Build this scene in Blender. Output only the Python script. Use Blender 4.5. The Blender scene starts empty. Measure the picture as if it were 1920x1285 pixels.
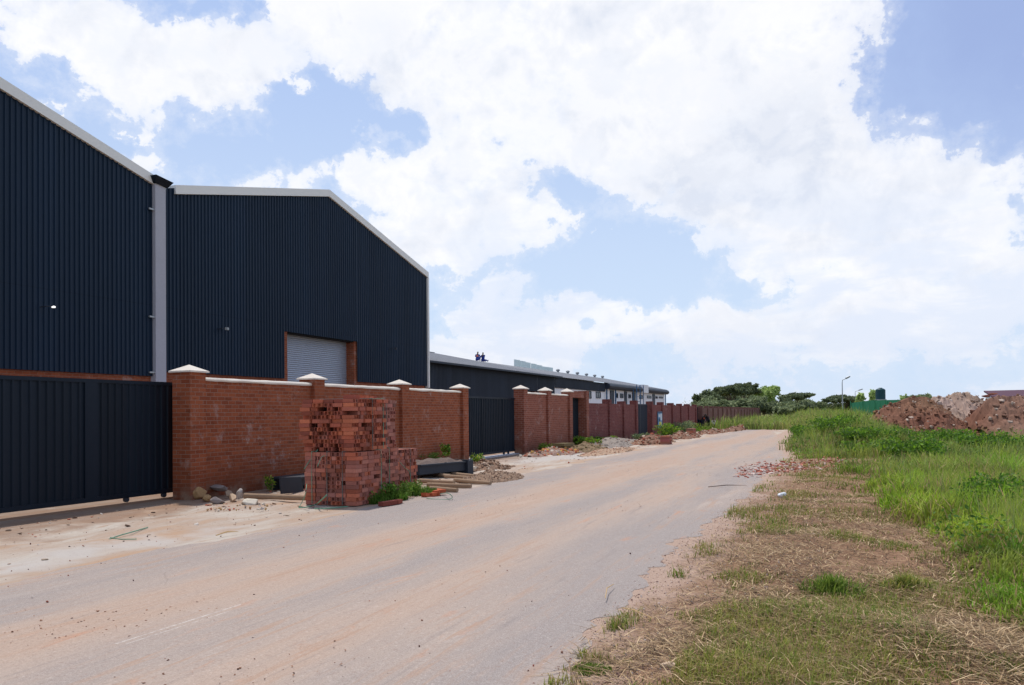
import bpy, bmesh, math, random
import numpy as np
from mathutils import Vector, Matrix, noise as mn
random.seed(7); rng = np.random.default_rng(11)
S = bpy.context.scene
COL = S.collection
R = math.radians
# ------------------------------------------------------------------ camera
F = 1600.0; TH = math.atan(610/1600); PITCH = R(1.0); ROLL = 0.0105; CAMH = 1.7; SHIFT = 106/1920
fw = Vector((math.cos(PITCH)*math.cos(TH), math.cos(PITCH)*math.sin(TH), math.sin(PITCH)))
rt0 = fw.cross(Vector((0, 0, 1))).normalized(); up0 = rt0.cross(fw).normalized()
rt = rt0*math.cos(ROLL) - up0*math.sin(ROLL); up = up0*math.cos(ROLL) + rt0*math.sin(ROLL)
EYE = Vector((0, 0, CAMH))
cd = bpy.data.cameras.new('camera'); cam = bpy.data.objects.new('camera', cd); COL.objects.link(cam)
M = Matrix((rt, up, -fw)).transposed().to_4x4(); M.translation = EYE
cam.matrix_world = M
cd.sensor_width = 36; cd.lens = 36*F/1920; cd.shift_y = SHIFT; cd.clip_end = 20000; cd.clip_start = 0.05
S.camera = cam
def ray(px, py):
    return (rt*(px-960) + up*(642.5-py+SHIFT*1920) + fw*F).normalized()
def G(px, py, z=0.0):                      # where the line of sight meets height z
    d = ray(px, py); t = (z-CAMH)/d.z; return EYE + d*t
def ATY(px, Y):                            # X on the vertical plane Y seen at column px
    d = ray(px, 770); return d.x/d.y*Y
# ------------------------------------------------------------------ helpers
def setp(o, label=None, cat=None, group=None, kind=None):
    if label: o['label'] = label
    if cat: o['category'] = cat
    if group: o['group'] = group
    if kind: o['kind'] = kind
    return o
LOC = {}
def thing(name, label, cat, loc=(0, 0, 0), group=None):
    o = bpy.data.objects.new(name, None); COL.objects.link(o); o.location = loc; LOC[o.name] = Vector(loc)
    o.empty_display_size = 0.3
    return setp(o, label, cat, group)
def link(name, me, mat, parent=None, loc=None, smooth=False):
    """me has world coordinates; make it relative to its parent chain / own loc"""
    o = bpy.data.objects.new(name, me); COL.objects.link(o)
    if parent is not None:
        base = LOC.get(parent.name, Vector((0, 0, 0))); LOC[o.name] = base; o.parent = parent
    else:
        base = Vector(loc) if loc is not None else Vector((0, 0, 0)); LOC[o.name] = base; o.location = base
    if base.length > 0: me.transform(Matrix.Translation(-base))
    if mat is not None:
        for m in (mat if isinstance(mat, (list, tuple)) else [mat]): me.materials.append(m)
    if smooth: me.shade_smooth()
    return o
def uvbox(me):
    n = len(me.loops)
    if n == 0: return
    co = np.empty(len(me.vertices)*3); me.vertices.foreach_get('co', co); co = co.reshape(-1, 3)
    vi = np.empty(n, dtype=np.int32); me.loops.foreach_get('vertex_index', vi)
    pn = np.empty(len(me.polygons)*3); me.polygons.foreach_get('normal', pn); pn = np.abs(pn.reshape(-1, 3))
    lt = np.empty(len(me.polygons), dtype=np.int32); me.polygons.foreach_get('loop_total', lt)
    ax = np.repeat(np.argmax(pn, axis=1), lt); c = co[vi]
    uv = np.where((ax == 2)[:, None], c[:, :2], np.where((ax == 0)[:, None], c[:, 1:3], c[:, [0, 2]]))
    me.uv_layers.new(name='UVMap').data.foreach_set('uv', uv.astype(np.float32).ravel())
class MB:
    def __init__(s): s.v = []; s.f = []; s.c = []; s.m = []
    def add(s, vs, fs, col=None, mi=0):
        b = len(s.v); s.v += [tuple(v) for v in vs]
        for f in fs: s.f.append(tuple(b+i for i in f)); s.m.append(mi)
        s.c += [col or (1, 1, 1)]*len(vs)
    def box(s, x0, x1, y0, y1, z0, z1, col=None, mi=0, jit=0, rot=0):
        vs = [(x, y, z) for z in (z0, z1) for y in (y0, y1) for x in (x0, x1)]
        if jit: vs = [tuple(a+random.uniform(-jit, jit) for a in v) for v in vs]
        if rot:
            cx, cy = (x0+x1)/2, (y0+y1)/2; ca, sa = math.cos(rot), math.sin(rot)
            vs = [(cx+(x-cx)*ca-(y-cy)*sa, cy+(x-cx)*sa+(y-cy)*ca, z) for x, y, z in vs]
        s.add(vs, [(0, 2, 3, 1), (4, 5, 7, 6), (0, 1, 5, 4), (2, 6, 7, 3), (0, 4, 6, 2), (1, 3, 7, 5)], col, mi)
    def tube(s, pts, rs, n=8, col=None, caps=True, mi=0):
        pts = [Vector(p) for p in pts]
        if not isinstance(rs, (list, tuple)): rs = [rs]*len(pts)
        b = len(s.v); vs = []
        for i, p in enumerate(pts):
            d = (pts[min(i+1, len(pts)-1)]-pts[max(i-1, 0)]).normalized()
            a = d.cross(Vector((0, 0, 1)) if abs(d.z) < .9 else Vector((1, 0, 0))).normalized(); q = d.cross(a)
            for k in range(n):
                t = 2*math.pi*k/n; vs.append(p + (a*math.cos(t)+q*math.sin(t))*rs[i])
        fs = []
        for i in range(len(pts)-1):
            for k in range(n):
                fs.append((i*n+k, i*n+(k+1) % n, (i+1)*n+(k+1) % n, (i+1)*n+k))
        if caps: fs.append(tuple(range(n))[::-1]); fs.append(tuple((len(pts)-1)*n+k for k in range(n)))
        s.add(vs, fs, col, mi)
    def mesh(s, name, uv=True, color=False):
        me = bpy.data.meshes.new(name); me.from_pydata(s.v, [], s.f); me.update()
        if uv: uvbox(me)
        if color:
            a = me.color_attributes.new('Col', 'FLOAT_COLOR', 'POINT')
            a.data.foreach_set('color', np.c_[np.array(s.c, dtype=np.float32), np.ones(len(s.c), dtype=np.float32)].ravel())
        if any(s.m): me.polygons.foreach_set('material_index', s.m)
        return me
    def build(s, name, mat, parent=None, loc=None, smooth=False, color=False, fix=True):
        me = s.mesh(name, True, color)
        if fix:
            bm = bmesh.new(); bm.from_mesh(me); bmesh.ops.recalc_face_normals(bm, faces=bm.faces); bm.to_mesh(me); bm.free()
        return link(name, me, mat, parent, loc, smooth)
def np_mesh(name, V, loops, totals, col=None):
    me = bpy.data.meshes.new(name); me.vertices.add(len(V)); me.vertices.foreach_set('co', V.astype(np.float32).ravel())
    me.loops.add(len(loops)); me.loops.foreach_set('vertex_index', loops.astype(np.int32).ravel())
    me.polygons.add(len(totals)); st = np.concatenate([[0], np.cumsum(totals)[:-1]])
    me.polygons.foreach_set('loop_start', st.astype(np.int32))
    me.update(calc_edges=True); me.validate(); me.shade_flat()
    if col is not None:
        a = me.color_attributes.new('Col', 'FLOAT_COLOR', 'POINT')
        a.data.foreach_set('color', np.c_[col, np.ones(len(col))].astype(np.float32).ravel())
    return me
def srgb(r, g, b):
    f = lambda c: (c/255/12.92) if c/255 <= .04045 else ((c/255+.055)/1.055)**2.4
    return (f(r), f(g), f(b))
# ------------------------------------------------------------------ node shorthand
class NT:
    def __init__(s, tree): s.t = tree; s.t.nodes.clear()
    def n(s, typ, ins=None, **props):
        nd = s.t.nodes.new(typ)
        for k, v in props.items(): setattr(nd, k, v)
        for k, v in (ins or {}).items():
            sock = nd.inputs[k]
            if isinstance(v, bpy.types.NodeSocket): s.t.links.new(v, sock)
            elif isinstance(v, bpy.types.Node): s.t.links.new(v.outputs[0], sock)
            else:
                if sock.type == 'RGBA' and len(v) == 3: v = (*v, 1)
                sock.default_value = v
        return nd
    def math(s, op, a, b=None, c=None, clamp=False):
        ins = {0: a}
        if b is not None: ins[1] = b
        if c is not None: ins[2] = c
        return s.n('ShaderNodeMath', ins, operation=op, use_clamp=clamp).outputs[0]
    def mix(s, fac, a, b, blend='MIX'):
        nd = s.t.nodes.new('ShaderNodeMix'); nd.data_type = 'RGBA'; nd.blend_type = blend
        for i, v in ((0, fac), (6, a), (7, b)):
            if isinstance(v, bpy.types.NodeSocket): s.t.links.new(v, nd.inputs[i])
            elif i == 0: nd.inputs[0].default_value = v
            else: nd.inputs[i].default_value = (*v[:3], 1)
        return nd.outputs[2]
    def ramp(s, fac, stops, interp='LINEAR'):
        nd = s.n('ShaderNodeValToRGB', {0: fac}); cr = nd.color_ramp; cr.interpolation = interp
        while len(cr.elements) < len(stops): cr.elements.new(.5)
        for e, (p, c) in zip(cr.elements, stops):
            e.position = p; e.color = (*c, 1) if hasattr(c, '__len__') else (c, c, c, 1)
        return nd.outputs[0]
    def noise(s, vec, scale, detail=4, rough=.55, dist=0, out=0):
        return s.n('ShaderNodeTexNoise', {'Vector': vec, 'Scale': scale, 'Detail': detail, 'Roughness': rough, 'Distortion': dist}).outputs[out]
    def sstep(s, v, a, b, to0=0, to1=1):
        return s.n('ShaderNodeMapRange', {0: v, 1: a, 2: b, 3: to0, 4: to1}, interpolation_type='SMOOTHSTEP').outputs[0]
    def mapping(s, vec, scale=(1, 1, 1), rot=(0, 0, 0), loc=(0, 0, 0)):
        return s.n('ShaderNodeMapping', {'Vector': vec, 'Location': loc, 'Rotation': rot, 'Scale': scale}).outputs[0]
def newmat(name):
    m = bpy.data.materials.new(name); m.use_nodes = True; t = NT(m.node_tree)
    return m, t
def out(t, sh): t.n('ShaderNodeOutputMaterial', {'Surface': sh})
def bsdf(t, col, rough=.8, metal=0, bump=None, bstr=.3, bdist=.02, spec=.3):
    ins = {'Base Color': col, 'Roughness': rough, 'Metallic': metal, 'Specular IOR Level': spec}
    if bump is not None: ins['Normal'] = t.n('ShaderNodeBump', {'Height': bump, 'Strength': bstr, 'Distance': bdist})
    return t.n('ShaderNodeBsdfPrincipled', ins).outputs[0]
def pos(t): return t.n('ShaderNodeNewGeometry').outputs['Position']
def m_simple(name, c, rough=.7, metal=0, var=.15, scale=3, bstr=.15, spec=.3):
    m, t = newmat(name); p = pos(t)
    f = t.noise(p, scale, 5); g = t.noise(p, scale*12, 3)
    k = t.math('MULTIPLY_ADD', t.math('ADD', f, g), var, 1-var)
    col = t.mix(1.0, c, t.n('ShaderNodeCombineColor', {0: k, 1: k, 2: k}).outputs[0], 'MULTIPLY')
    out(t, bsdf(t, col, rough, metal, g, bstr, .01, spec)); return m
def m_attr(name, rough=.85, transl=0, bump=True, tint=None, spec=.2):
    m, t = newmat(name)
    c = t.n('ShaderNodeVertexColor', layer_name='Col').outputs[0]; p = pos(t)
    g = t.noise(p, 25, 4)
    k = t.math('MULTIPLY_ADD', g, .5, .75)
    c = t.mix(1.0, c, t.n('ShaderNodeCombineColor', {0: k, 1: k, 2: k}).outputs[0], 'MULTIPLY')
    sh = bsdf(t, c, rough, 0, g if bump else None, .3, .01, spec)
    if transl:
        tr = t.n('ShaderNodeBsdfTranslucent', {'Color': c}).outputs[0]
        sh = t.n('ShaderNodeMixShader', {0: transl, 1: sh, 2: tr}).outputs[0]
    out(t, sh); return m
def m_brick(name, c1, c2, mortar, stain=(.5, .45, .42), stainamt=.35, msize=.006, dirt=srgb(150, 120, 100)):
    m, t = newmat(name); uv = t.n('ShaderNodeUVMap').outputs[0]; p = pos(t)
    w = t.noise(p, 6, 2, out=1)
    uvw = t.n('ShaderNodeVectorMath', {0: uv, 1: t.n('ShaderNodeVectorMath', {0: w, 3: .006}, operation='SCALE').outputs[0]}, operation='ADD').outputs[0]
    br = t.n('ShaderNodeTexBrick', {'Vector': uvw, 'Color1': c1, 'Color2': c2, 'Mortar': mortar, 'Scale': 1.0, 'Mortar Size': msize, 'Mortar Smooth': .3,
             'Bias': 0.0, 'Brick Width': .232, 'Row Height': .0857}, offset=.5)
    # odd dark and pale bricks: same lattice sampled with a low frequency noise
    n1 = t.noise(t.mapping(uvw, (4.3, 11.7, 1)), 1.0, 1); n2 = t.noise(p, .6, 4); n3 = t.noise(p, 40, 3); n4 = t.noise(p, 2.2, 6, .7)
    c = t.mix(t.sstep(n1, .58, .74, 0, .55), br.outputs[0], tuple(v*.45 for v in c1))
    c = t.mix(t.sstep(n1, .42, .28, 0, .35), c, tuple(min(1, v*1.35) for v in c2))
    c = t.mix(t.sstep(n2, .5, .75, 0, .35), c, tuple(v*.55 for v in c1))
    c = t.mix(t.math('MULTIPLY', t.sstep(n4, .56, .72), stainamt), c, stain)
    zz = t.n('ShaderNodeSeparateXYZ', {0: p}).outputs[2]
    c = t.mix(t.math('MULTIPLY', t.sstep(t.math('ADD', zz, t.math('MULTIPLY', t.noise(p, 1.7, 5), .9)), 1.25, .45), .6), c, tuple(v*.5 for v in c1)); c = t.mix(t.math('MULTIPLY', t.sstep(zz, .4, .0), t.sstep(t.noise(p, 3, 4), .4, .65)), c, dirt)
    sm = t.noise(t.mapping(p, (5, 5, 9)), 1.0, 6, .8); c = t.mix(t.math('MULTIPLY', t.sstep(sm, .60, .70), t.sstep(n4, .45, .6)), c, srgb(196, 180, 170))
    k = t.math('MULTIPLY_ADD', n3, .5, .75)
    c = t.mix(1.0, c, t.n('ShaderNodeCombineColor', {0: k, 1: k, 2: k}).outputs[0], 'MULTIPLY')
    h = t.math('MULTIPLY_ADD', br.outputs[1], -1.0, t.math('MULTIPLY', n3, .5))
    out(t, bsdf(t, c, .9, 0, h, .5, .008, .2)); return m
ORB = m_brick('brick_orange', srgb(158, 88, 58), srgb(134, 70, 46), srgb(148, 120, 104))
ORB2 = m_brick('brick_orange_pale', srgb(152, 90, 70), srgb(132, 74, 58), srgb(168, 136, 124), stainamt=.45)
PLB = m_brick('brick_plum', srgb(128, 72, 66), srgb(106, 56, 54), srgb(140, 112, 108), stain=srgb(170, 150, 150), stainamt=.5)
FARB = m_brick('brick_far', srgb(126, 88, 78), srgb(112, 78, 70), srgb(132, 108, 100), stainamt=.3)
WH = m_simple('cement_cap', srgb(222, 212, 200), .85, var=.14, scale=5)
TRIM = m_simple('trim_white', srgb(238, 236, 230), .5, var=.05)
def m_clad(name, c, rough=.45):
    m, t = newmat(name); p = pos(t)
    a = t.noise(t.mapping(p, (2.0, 2.0, .12)), 1.0, 4); b = t.noise(p, .25, 3); d = t.noise(p, 8, 4)
    k = t.math('MULTIPLY_ADD', a, .35, t.math('MULTIPLY_ADD', b, .4, .62))
    col = t.mix(1.0, c, t.n('ShaderNodeCombineColor', {0: k, 1: k, 2: k}).outputs[0], 'MULTIPLY')
    sh_ = t.n('ShaderNodeTexWhiteNoise', {'W': t.math('FLOOR', t.math('MULTIPLY', t.n('ShaderNodeSeparateXYZ', {0: p}).outputs[0], 1/.686))}, noise_dimensions='1D').outputs[0]
    zl = t.math('FRACT', t.math('MULTIPLY', t.n('ShaderNodeSeparateXYZ', {0: p}).outputs[2], 1/5.3)); k2_ = t.math('MULTIPLY', t.math('MULTIPLY_ADD', sh_, .28, .86), t.sstep(zl, .0, .006, .6, 1)); k2_ = t.math('MULTIPLY', k2_, 1.0)
    col = t.mix(1.0, col, t.n('ShaderNodeCombineColor', {0: k2_, 1: k2_, 2: k2_}).outputs[0], 'MULTIPLY')
    rg = t.math('MULTIPLY_ADD', d, .2, rough-.1)
    sh = t.n('ShaderNodeBsdfPrincipled', {'Base Color': col, 'Roughness': rg, 'Specular IOR Level': .22,
             'Normal': t.n('ShaderNodeBump', {'Height': a, 'Strength': .15, 'Distance': .02})}).outputs[0]
    out(t, sh); return m
NAVY = m_clad('cladding_navy', srgb(23, 41, 61))
GATE = m_clad('gate_paint', srgb(18, 29, 41), .55)
SLATE = m_clad('cladding_slate', srgb(46, 54, 66), .55)
ROOF = m_simple('roof_sheet', srgb(112, 116, 126), .6, .1, var=.1, scale=.6)
ROOFP = m_simple('roof_sheet_pale', srgb(228, 238, 234), .5, .1, var=.1, scale=.6)
STEELR = m_simple('roller_steel', srgb(170, 178, 190), .4, .4, var=.08)
CONC = m_simple('concrete_column', srgb(178, 178, 186), .8, var=.18, scale=1.5)
WALLW = m_simple('wall_white', srgb(232, 234, 236), .8, var=.06)
GLASSD = m_simple('window_glass', (.03, .045, .055), .15, spec=.6)
BLACK = m_simple('black_steel', srgb(44, 50, 60), .6, var=.35, scale=4)
DARK = m_simple('inside_shade_black', (.015, .015, .018), .9)  # near-black colour standing in for shade inside the door recesses
WOOD = m_simple('pole_wood', srgb(150, 125, 102), .85, var=.35, scale=9)
BARK = m_simple('bark', srgb(100, 84, 70), .9, var=.3, scale=5)
GREENW = m_simple('green_sheet', srgb(70, 150, 108), .6)
TANKM = m_simple('tank_plastic', srgb(30, 70, 78), .5)
MAG = m_simple('maroon_roof', srgb(84, 50, 66), .6)
GALV = m_simple('galvanised', srgb(165, 168, 170), .4, .5)
PAINTC = m_attr('painted_colours', .7, bump=False)
STONE = m_attr('stone_mat', .9)
BRKM = m_attr('loose_brick_mat', .9)
LEAF = m_attr('leaf_mat', .55, .4, bump=False, spec=.25)
GRASSM = m_attr('grass_mat', .55, .42, bump=False, spec=.2)
STRAWM = m_attr('straw_mat', .7, .1, bump=False)
STRAPM = m_simple('strap_green', srgb(105, 150, 125), .5)
STRAPD = m_simple('strap_grey', srgb(96, 108, 104), .5)
# ------------------------------------------------------------------ ground
def ss(t): t = np.clip(t, 0, 1); return t*t*(3-2*t)
def redge(X):                              # right edge of the road
    return 1.8 + .8*ss((X-30)/20) + 1.9*ss((X-48)/26) + 3.0*ss((X-75)/60)
def ledge(X):
    return 7.9 + .5*np.sin(X*.21) *.4 + .35*ss((X-9)/8) + .9*ss((X-70)/60)
def hgt(X, Y):
    X = np.asarray(X, float); Y = np.asarray(Y, float)
    e = redge(X)
    berm = .82*ss((X-30)/16)*np.exp(-((Y-(e-3.2))/1.7)**2)
    berm = berm + .8*np.exp(-((X-62)/12)**2)*np.exp(-((Y+3.5)/3)**2)
    w = ss((e-.3-Y)/1.5)
    lump = w*(.05*np.sin(X*1.3+Y*.7)+.04*np.sin(X*2.9-Y*2.1)+.03*np.sin(X*.6+Y*3.3)+.06*np.sin(Y*.5+1))
    wl = ss((Y-ledge(X)-.2)/1.0)*ss((12.2-Y)/1.0)
    lumpl = wl*(.02*np.sin(X*2.1+Y)+.02*np.sin(X*.9-Y*2.7)+.015*np.sin(X*5.1+Y*3.9))
    return berm + lump*.8 + lumpl + .2*ss((-Y-9)/12)*w
def axis(dense0, dense1, step, lo, hi):
    a = list(np.arange(dense0, dense1, step)); s = step; x = a[-1]
    while x < hi: s *= 1.16; x += s; a.append(x)
    s = step; x = a[0]
    while x > lo: s *= 1.16; x -= s; a.insert(0, x)
    return np.array(a)
def grid(name, xs, ys, zf, mat, kind='structure', extra=None):
    X, Y = np.meshgrid(xs, ys, indexing='ij'); Z = zf(X, Y); nx, ny = X.shape
    V = np.c_[X.ravel(), Y.ravel(), Z.ravel()]; idx = np.arange(nx*ny).reshape(nx, ny)
    Q = np.stack([idx[:-1, :-1], idx[1:, :-1], idx[1:, 1:], idx[:-1, 1:]], -1).reshape(-1, 4)
    me = np_mesh(name, V, Q.ravel(), np.full(len(Q), 4)); me.shade_smooth()
    o = bpy.data.objects.new(name, me); COL.objects.link(o); me.materials.append(mat)
    setp(o, kind=kind); return o
def mat_ground():
    m, t = newmat('ground_soil'); p = pos(t); sx = t.n('ShaderNodeSeparateXYZ', {0: p}); X, Y = sx.outputs[0], sx.outputs[1]
    nb = t.noise(p, .35, 5); nm = t.noise(p, 1.6, 5, .6); nf = t.noise(p, 14, 5, .7); ng = t.noise(p, 60, 3, .7)
    st = t.noise(t.mapping(p, (.35, 1.6, 1)), 1.0, 6, .6)
    sand = t.ramp(st, [(.3, srgb(184, 150, 122)), (.48, srgb(180, 160, 144)), (.62, srgb(194, 184, 172)), (.72, srgb(168, 128, 102))])
    sand = t.mix(t.sstep(nf, .56, .7, 0, .5), sand, srgb(140, 110, 92))
    vor = t.n('ShaderNodeTexVoronoi', {'Vector': p, 'Scale': 38.0}); vd = vor.outputs[0]
    sand = t.mix(t.math('MULTIPLY', t.sstep(vd, .2, .1), t.sstep(nm, .45, .65, 0, .5)), sand, srgb(120, 98, 86))
    grav = t.mix(nf, srgb(196, 170, 152), srgb(150, 122, 106)); grav = t.mix(t.sstep(ng, .5, .75, 0, .6), grav, srgb(220, 206, 196))
    soil = t.mix(nm, srgb(134, 104, 80), srgb(164, 130, 106)); soil = t.mix(t.sstep(ng, .5, .8, 0, .7), soil, srgb(86, 66, 46))
    green = t.mix(nf, srgb(78, 92, 38), srgb(110, 104, 60))
    Yw = t.math('ADD', Y, t.math('MULTIPLY_ADD', nm, 1.6, -.8))
    right = t.mix(t.sstep(Yw, 1.75, 1.0), grav, soil); right = t.mix(t.sstep(Yw, -.9, -1.9), right, green)
    def spot(cx, cy, rx, ry):
        a = t.math('MULTIPLY', t.math('SUBTRACT', X, cx), 1/rx); b = t.math('MULTIPLY', t.math('SUBTRACT', Y, cy), 1/ry); return t.math('EXPONENT', t.math('MULTIPLY', t.math('MULTIPLY_ADD', a, a, t.math('MULTIPLY', b, b)), -1))
    cem = t.math('ADD', t.math('ADD', spot(31.5, 10.4, 4.6, 2.2), t.math('MULTIPLY', spot(8.6, 8.9, 4.5, 1.0), .7)), t.math('MULTIPLY_ADD', nm, .9, -.45))
    cemc = t.mix(nf, srgb(184, 176, 170), srgb(198, 190, 182)); cemc = t.mix(t.sstep(ng, .55, .75, 0, .4), cemc, srgb(160, 146, 136))
    sand = t.mix(t.sstep(cem, .42, .75, 0, .85), sand, cemc)
    deb = t.math('ADD', t.math('MULTIPLY', t.sstep(Y, 9.6, 12.4), .45), t.math('MULTIPLY_ADD', nm, 1.0, -.5))
    sand = t.mix(t.sstep(deb, .1, .42, 0, .65), sand, t.mix(nf, srgb(150, 118, 94), srgb(124, 96, 80)))
    c = t.mix(t.sstep(Y, 4.0, 4.01), right, sand)
    far = t.mix(nb, srgb(96, 104, 56), srgb(128, 118, 74))
    c = t.mix(t.sstep(X, 110, 150), c, far)
    b = t.math('ADD', nf, t.math('MULTIPLY', ng, .6))
    out(t, bsdf(t, c, .95, 0, b, .7, .03, .15)); return m
def mat_road():
    m, t = newmat('road_surface'); p = pos(t); sx = t.n('ShaderNodeSeparateXYZ', {0: p}); Y = sx.outputs[1]
    a = t.noise(t.mapping(p, (.10, .85, 1), loc=(3, 1, 0)), 1.0, 6, .58, .3); b = t.noise(t.mapping(p, (.5, 2.6, 1)), 1.0, 6, .65, .4)
    f = t.noise(p, 45, 4, .7); g = t.noise(p, 160, 2, .6); k = t.noise(p, 1.1, 5)
    asph = t.mix(f, srgb(126, 119, 118), srgb(154, 146, 142)); asph = t.mix(t.sstep(g, .5, .62, 0, .6), asph, srgb(196, 186, 180))
    dust = t.mix(b, srgb(178, 154, 138), srgb(174, 160, 149)); sandc = t.mix(f, srgb(172, 140, 118), srgb(182, 160, 144))
    # wheel lines stay greyer, crown and sides are sandy
    def band(c0, w, s): return t.math('MULTIPLY', t.sstep(t.math('ABSOLUTE', t.math('SUBTRACT', Y, c0)), w, 0.0), s)
    bias = t.math('ADD', t.math('ADD', band(5.6, 1.2, .26), band(7.4, 1.0, -.16)), t.math('ADD', band(4.5, .6, -.06), t.math('ADD', band(3.5, .7, .12), band(2.2, 1.1, -.12))))
    far = t.sstep(sx.outputs[0], 10, 40)
    e = t.math('ADD', t.math('MULTIPLY_ADD', far, .12, bias), t.math('ADD', t.math('MULTIPLY', a, .9), t.math('MULTIPLY', b, .45)))
    c = t.mix(t.sstep(e, .48, .90, .18), asph, dust)
    c = t.mix(t.sstep(e, .72, 1.10, 0, .8), c, sandc)
    c = t.mix(t.math('MULTIPLY', t.sstep(b, .6, .72), .55), c, srgb(188, 134, 104))
    vd = t.n('ShaderNodeTexVoronoi', {'Vector': p, 'Scale': 9.0}).outputs[0]
    c = t.mix(t.sstep(vd, .05, .03, 0, .6), c, srgb(96, 74, 66)); sp_ = t.noise(p, 26, 6, .8); c = t.mix(t.sstep(sp_, .54, .66, 0, .55), c, srgb(146, 122, 112)); c = t.mix(t.sstep(sp_, .44, .34, 0, .4), c, srgb(206, 192, 182)); c = t.mix(t.math('MULTIPLY', t.sstep(t.noise(t.mapping(p, (1.2, 3.5, 1)), 1.0, 7, .75, .5), .58, .68), t.sstep(a, .42, .62, .05, .5)), c, srgb(180, 136, 110))
    c = t.mix(t.math('MULTIPLY', t.sstep(t.math('ADD', a, t.math('MULTIPLY',k,.3)), .74, .86), .12), c, srgb(206, 198, 190))
    fs_ = t.noise(t.mapping(p, (.45, 7.5, 1)), 1.0, 7, .7, .3); c = t.mix(t.math('MULTIPLY', t.sstep(fs_, .52, .66), t.sstep(a, .36, .6, .15, .7)), c, srgb(172, 142, 122)); c = t.mix(t.sstep(fs_, .44, .32, 0, .35), c, srgb(128, 120, 118))
    gr = t.noise(p, 75, 3, .8); gk = t.math('MULTIPLY_ADD', gr, .9, .55); c = t.mix(1.0, c, t.n('ShaderNodeCombineColor', {0: gk, 1: gk, 2: gk}).outputs[0], 'MULTIPLY')
    ck = t.n('ShaderNodeTexVoronoi', {'Vector': t.mix(.12, p, t.noise(p, 1.4, 5, out=1)), 'Scale': .55}, feature='DISTANCE_TO_EDGE').outputs[0]; c = t.mix(t.math('MULTIPLY', t.sstep(ck, .003, .0005), t.sstep(t.noise(p, .5, 2), .56, .66, 0, .22)), c, srgb(104, 92, 88))
    rr = t.math('ADD', t.math('ADD', f, g), gr)
    out(t, bsdf(t, c, .9, 0, rr, .35, .012, .2)); return m
GM = mat_ground()
grid('ground', axis(2, 80, .32, -4000, 9000), axis(-12, 14, .22, -6000, 6000), hgt, GM)
xs = axis(-8, 60, .12, -30, 80); k = len(xs)
jr = np.array([mn.noise(Vector((x*1.1, 3.3, 0)))*.28 + mn.noise(Vector((x*4.5, 7.3, 0)))*.16 + mn.noise(Vector((x*11, 2.3, 0)))*.07 + mn.noise(Vector((x*.25, 1, 0)))*.3 for x in xs])
jl = np.array([mn.noise(Vector((x*.9, 13.3, 0)))*.3 + mn.noise(Vector((x*4.5, 17.3, 0)))*.1 + mn.noise(Vector((x*.2, 5, 0)))*.35 for x in xs])
E0 = redge(xs)+jr; E1 = ledge(xs)+jl
rows = []
for f_ in np.linspace(0, 1, 9): rows.append(np.c_[xs, E0+(E1-E0)*f_, np.full(k, .006 + .03*math.sin(math.pi*f_)*1.0)])
rows[0][:, 2] = .003; rows[-1][:, 2] = .003
V = np.stack(rows, 1).reshape(-1, 3); idx = np.arange(len(V)).reshape(k, 9)
Q = np.stack([idx[:-1, :-1], idx[1:, :-1], idx[1:, 1:], idx[:-1, 1:]], -1).reshape(-1, 4)
me = np_mesh('road', V, Q.ravel(), np.full(len(Q), 4)); me.shade_smooth()
ro = bpy.data.objects.new('road', me); COL.objects.link(ro); me.materials.append(mat_road()); setp(ro, kind='structure')
ROADZ = lambda y: .03
# driveway slab (worn cement) in front of the second gate
def mat_drive():
    m, t = newmat('driveway_cement'); p = pos(t); a = t.noise(p, .9, 6, .6); f = t.noise(p, 30, 4, .7)
    c = t.mix(a, srgb(176, 174, 172), srgb(206, 200, 192)); c = t.mix(t.sstep(f, .5, .75, 0, .4), c, srgb(160, 140, 124))
    c = t.mix(t.sstep(t.noise(p, .7, 5), .56, .68, 0, .7), c, srgb(196, 160, 134))
    out(t, bsdf(t, c, .9, 0, f, .3, .01, .2)); return m
DRV = mat_drive()
def patch(name, cx, cy, rx, ry, z, mat, seed, n=90, sq=3.0):
    vs = [(cx, cy, z+.004)]
    for i in range(n):
        a = 2*math.pi*i/n; c, s_ = math.cos(a), math.sin(a)
        r = (abs(c)**sq+abs(s_)**sq)**(-1/sq)*(1+.10*mn.noise(Vector((c*2+seed, s_*2, 0)))+.05*mn.noise(Vector((c*9+seed, s_*9, 3))))
        vs.append((cx+rx*r*c, cy+ry*r*s_, z))
    me = bpy.data.meshes.new(name); me.from_pydata(vs, [], [(0, i+1, (i+1) % n+1) for i in range(n)])
    o = bpy.data.objects.new(name, me); COL.objects.link(o); me.materials.append(mat); setp(o, kind='structure'); return o
# worn remains of a painted line along the road
LINE, t_ = newmat('worn_line_paint'); f_ = t_.noise(pos(t_), 22, 5, .7); out(t_, bsdf(t_, t_.mix(t_.sstep(f_, .40, .56), srgb(172, 158, 150), srgb(204, 196, 188)), .9))
for (a_, b_, w_) in ((G(216, 1217), G(452, 1141), .010), (G(236, 1217), G(430, 1154), .005)):
    d_ = (b_-a_).normalized(); s_ = Vector((-d_.y, d_.x, 0)); vs = []
    for i in range(41):
        p_ = a_.lerp(b_, i/40); j_ = w_*(.6+.8*abs(mn.noise(Vector((i*.9, w_*99, 0))))*1.6); vs += [(p_+s_*j_)+Vector((0, 0, .036)), (p_-s_*j_)+Vector((0, 0, .036))]
    me = bpy.data.meshes.new('road_marking'); me.from_pydata([tuple(v) for v in vs], [], [(2*i+1, 2*i, 2*i+2, 2*i+3) for i in range(40)]); o = bpy.data.objects.new('road_marking', me); COL.objects.link(o); me.materials.append(LINE); setp(o, kind='structure')
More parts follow.
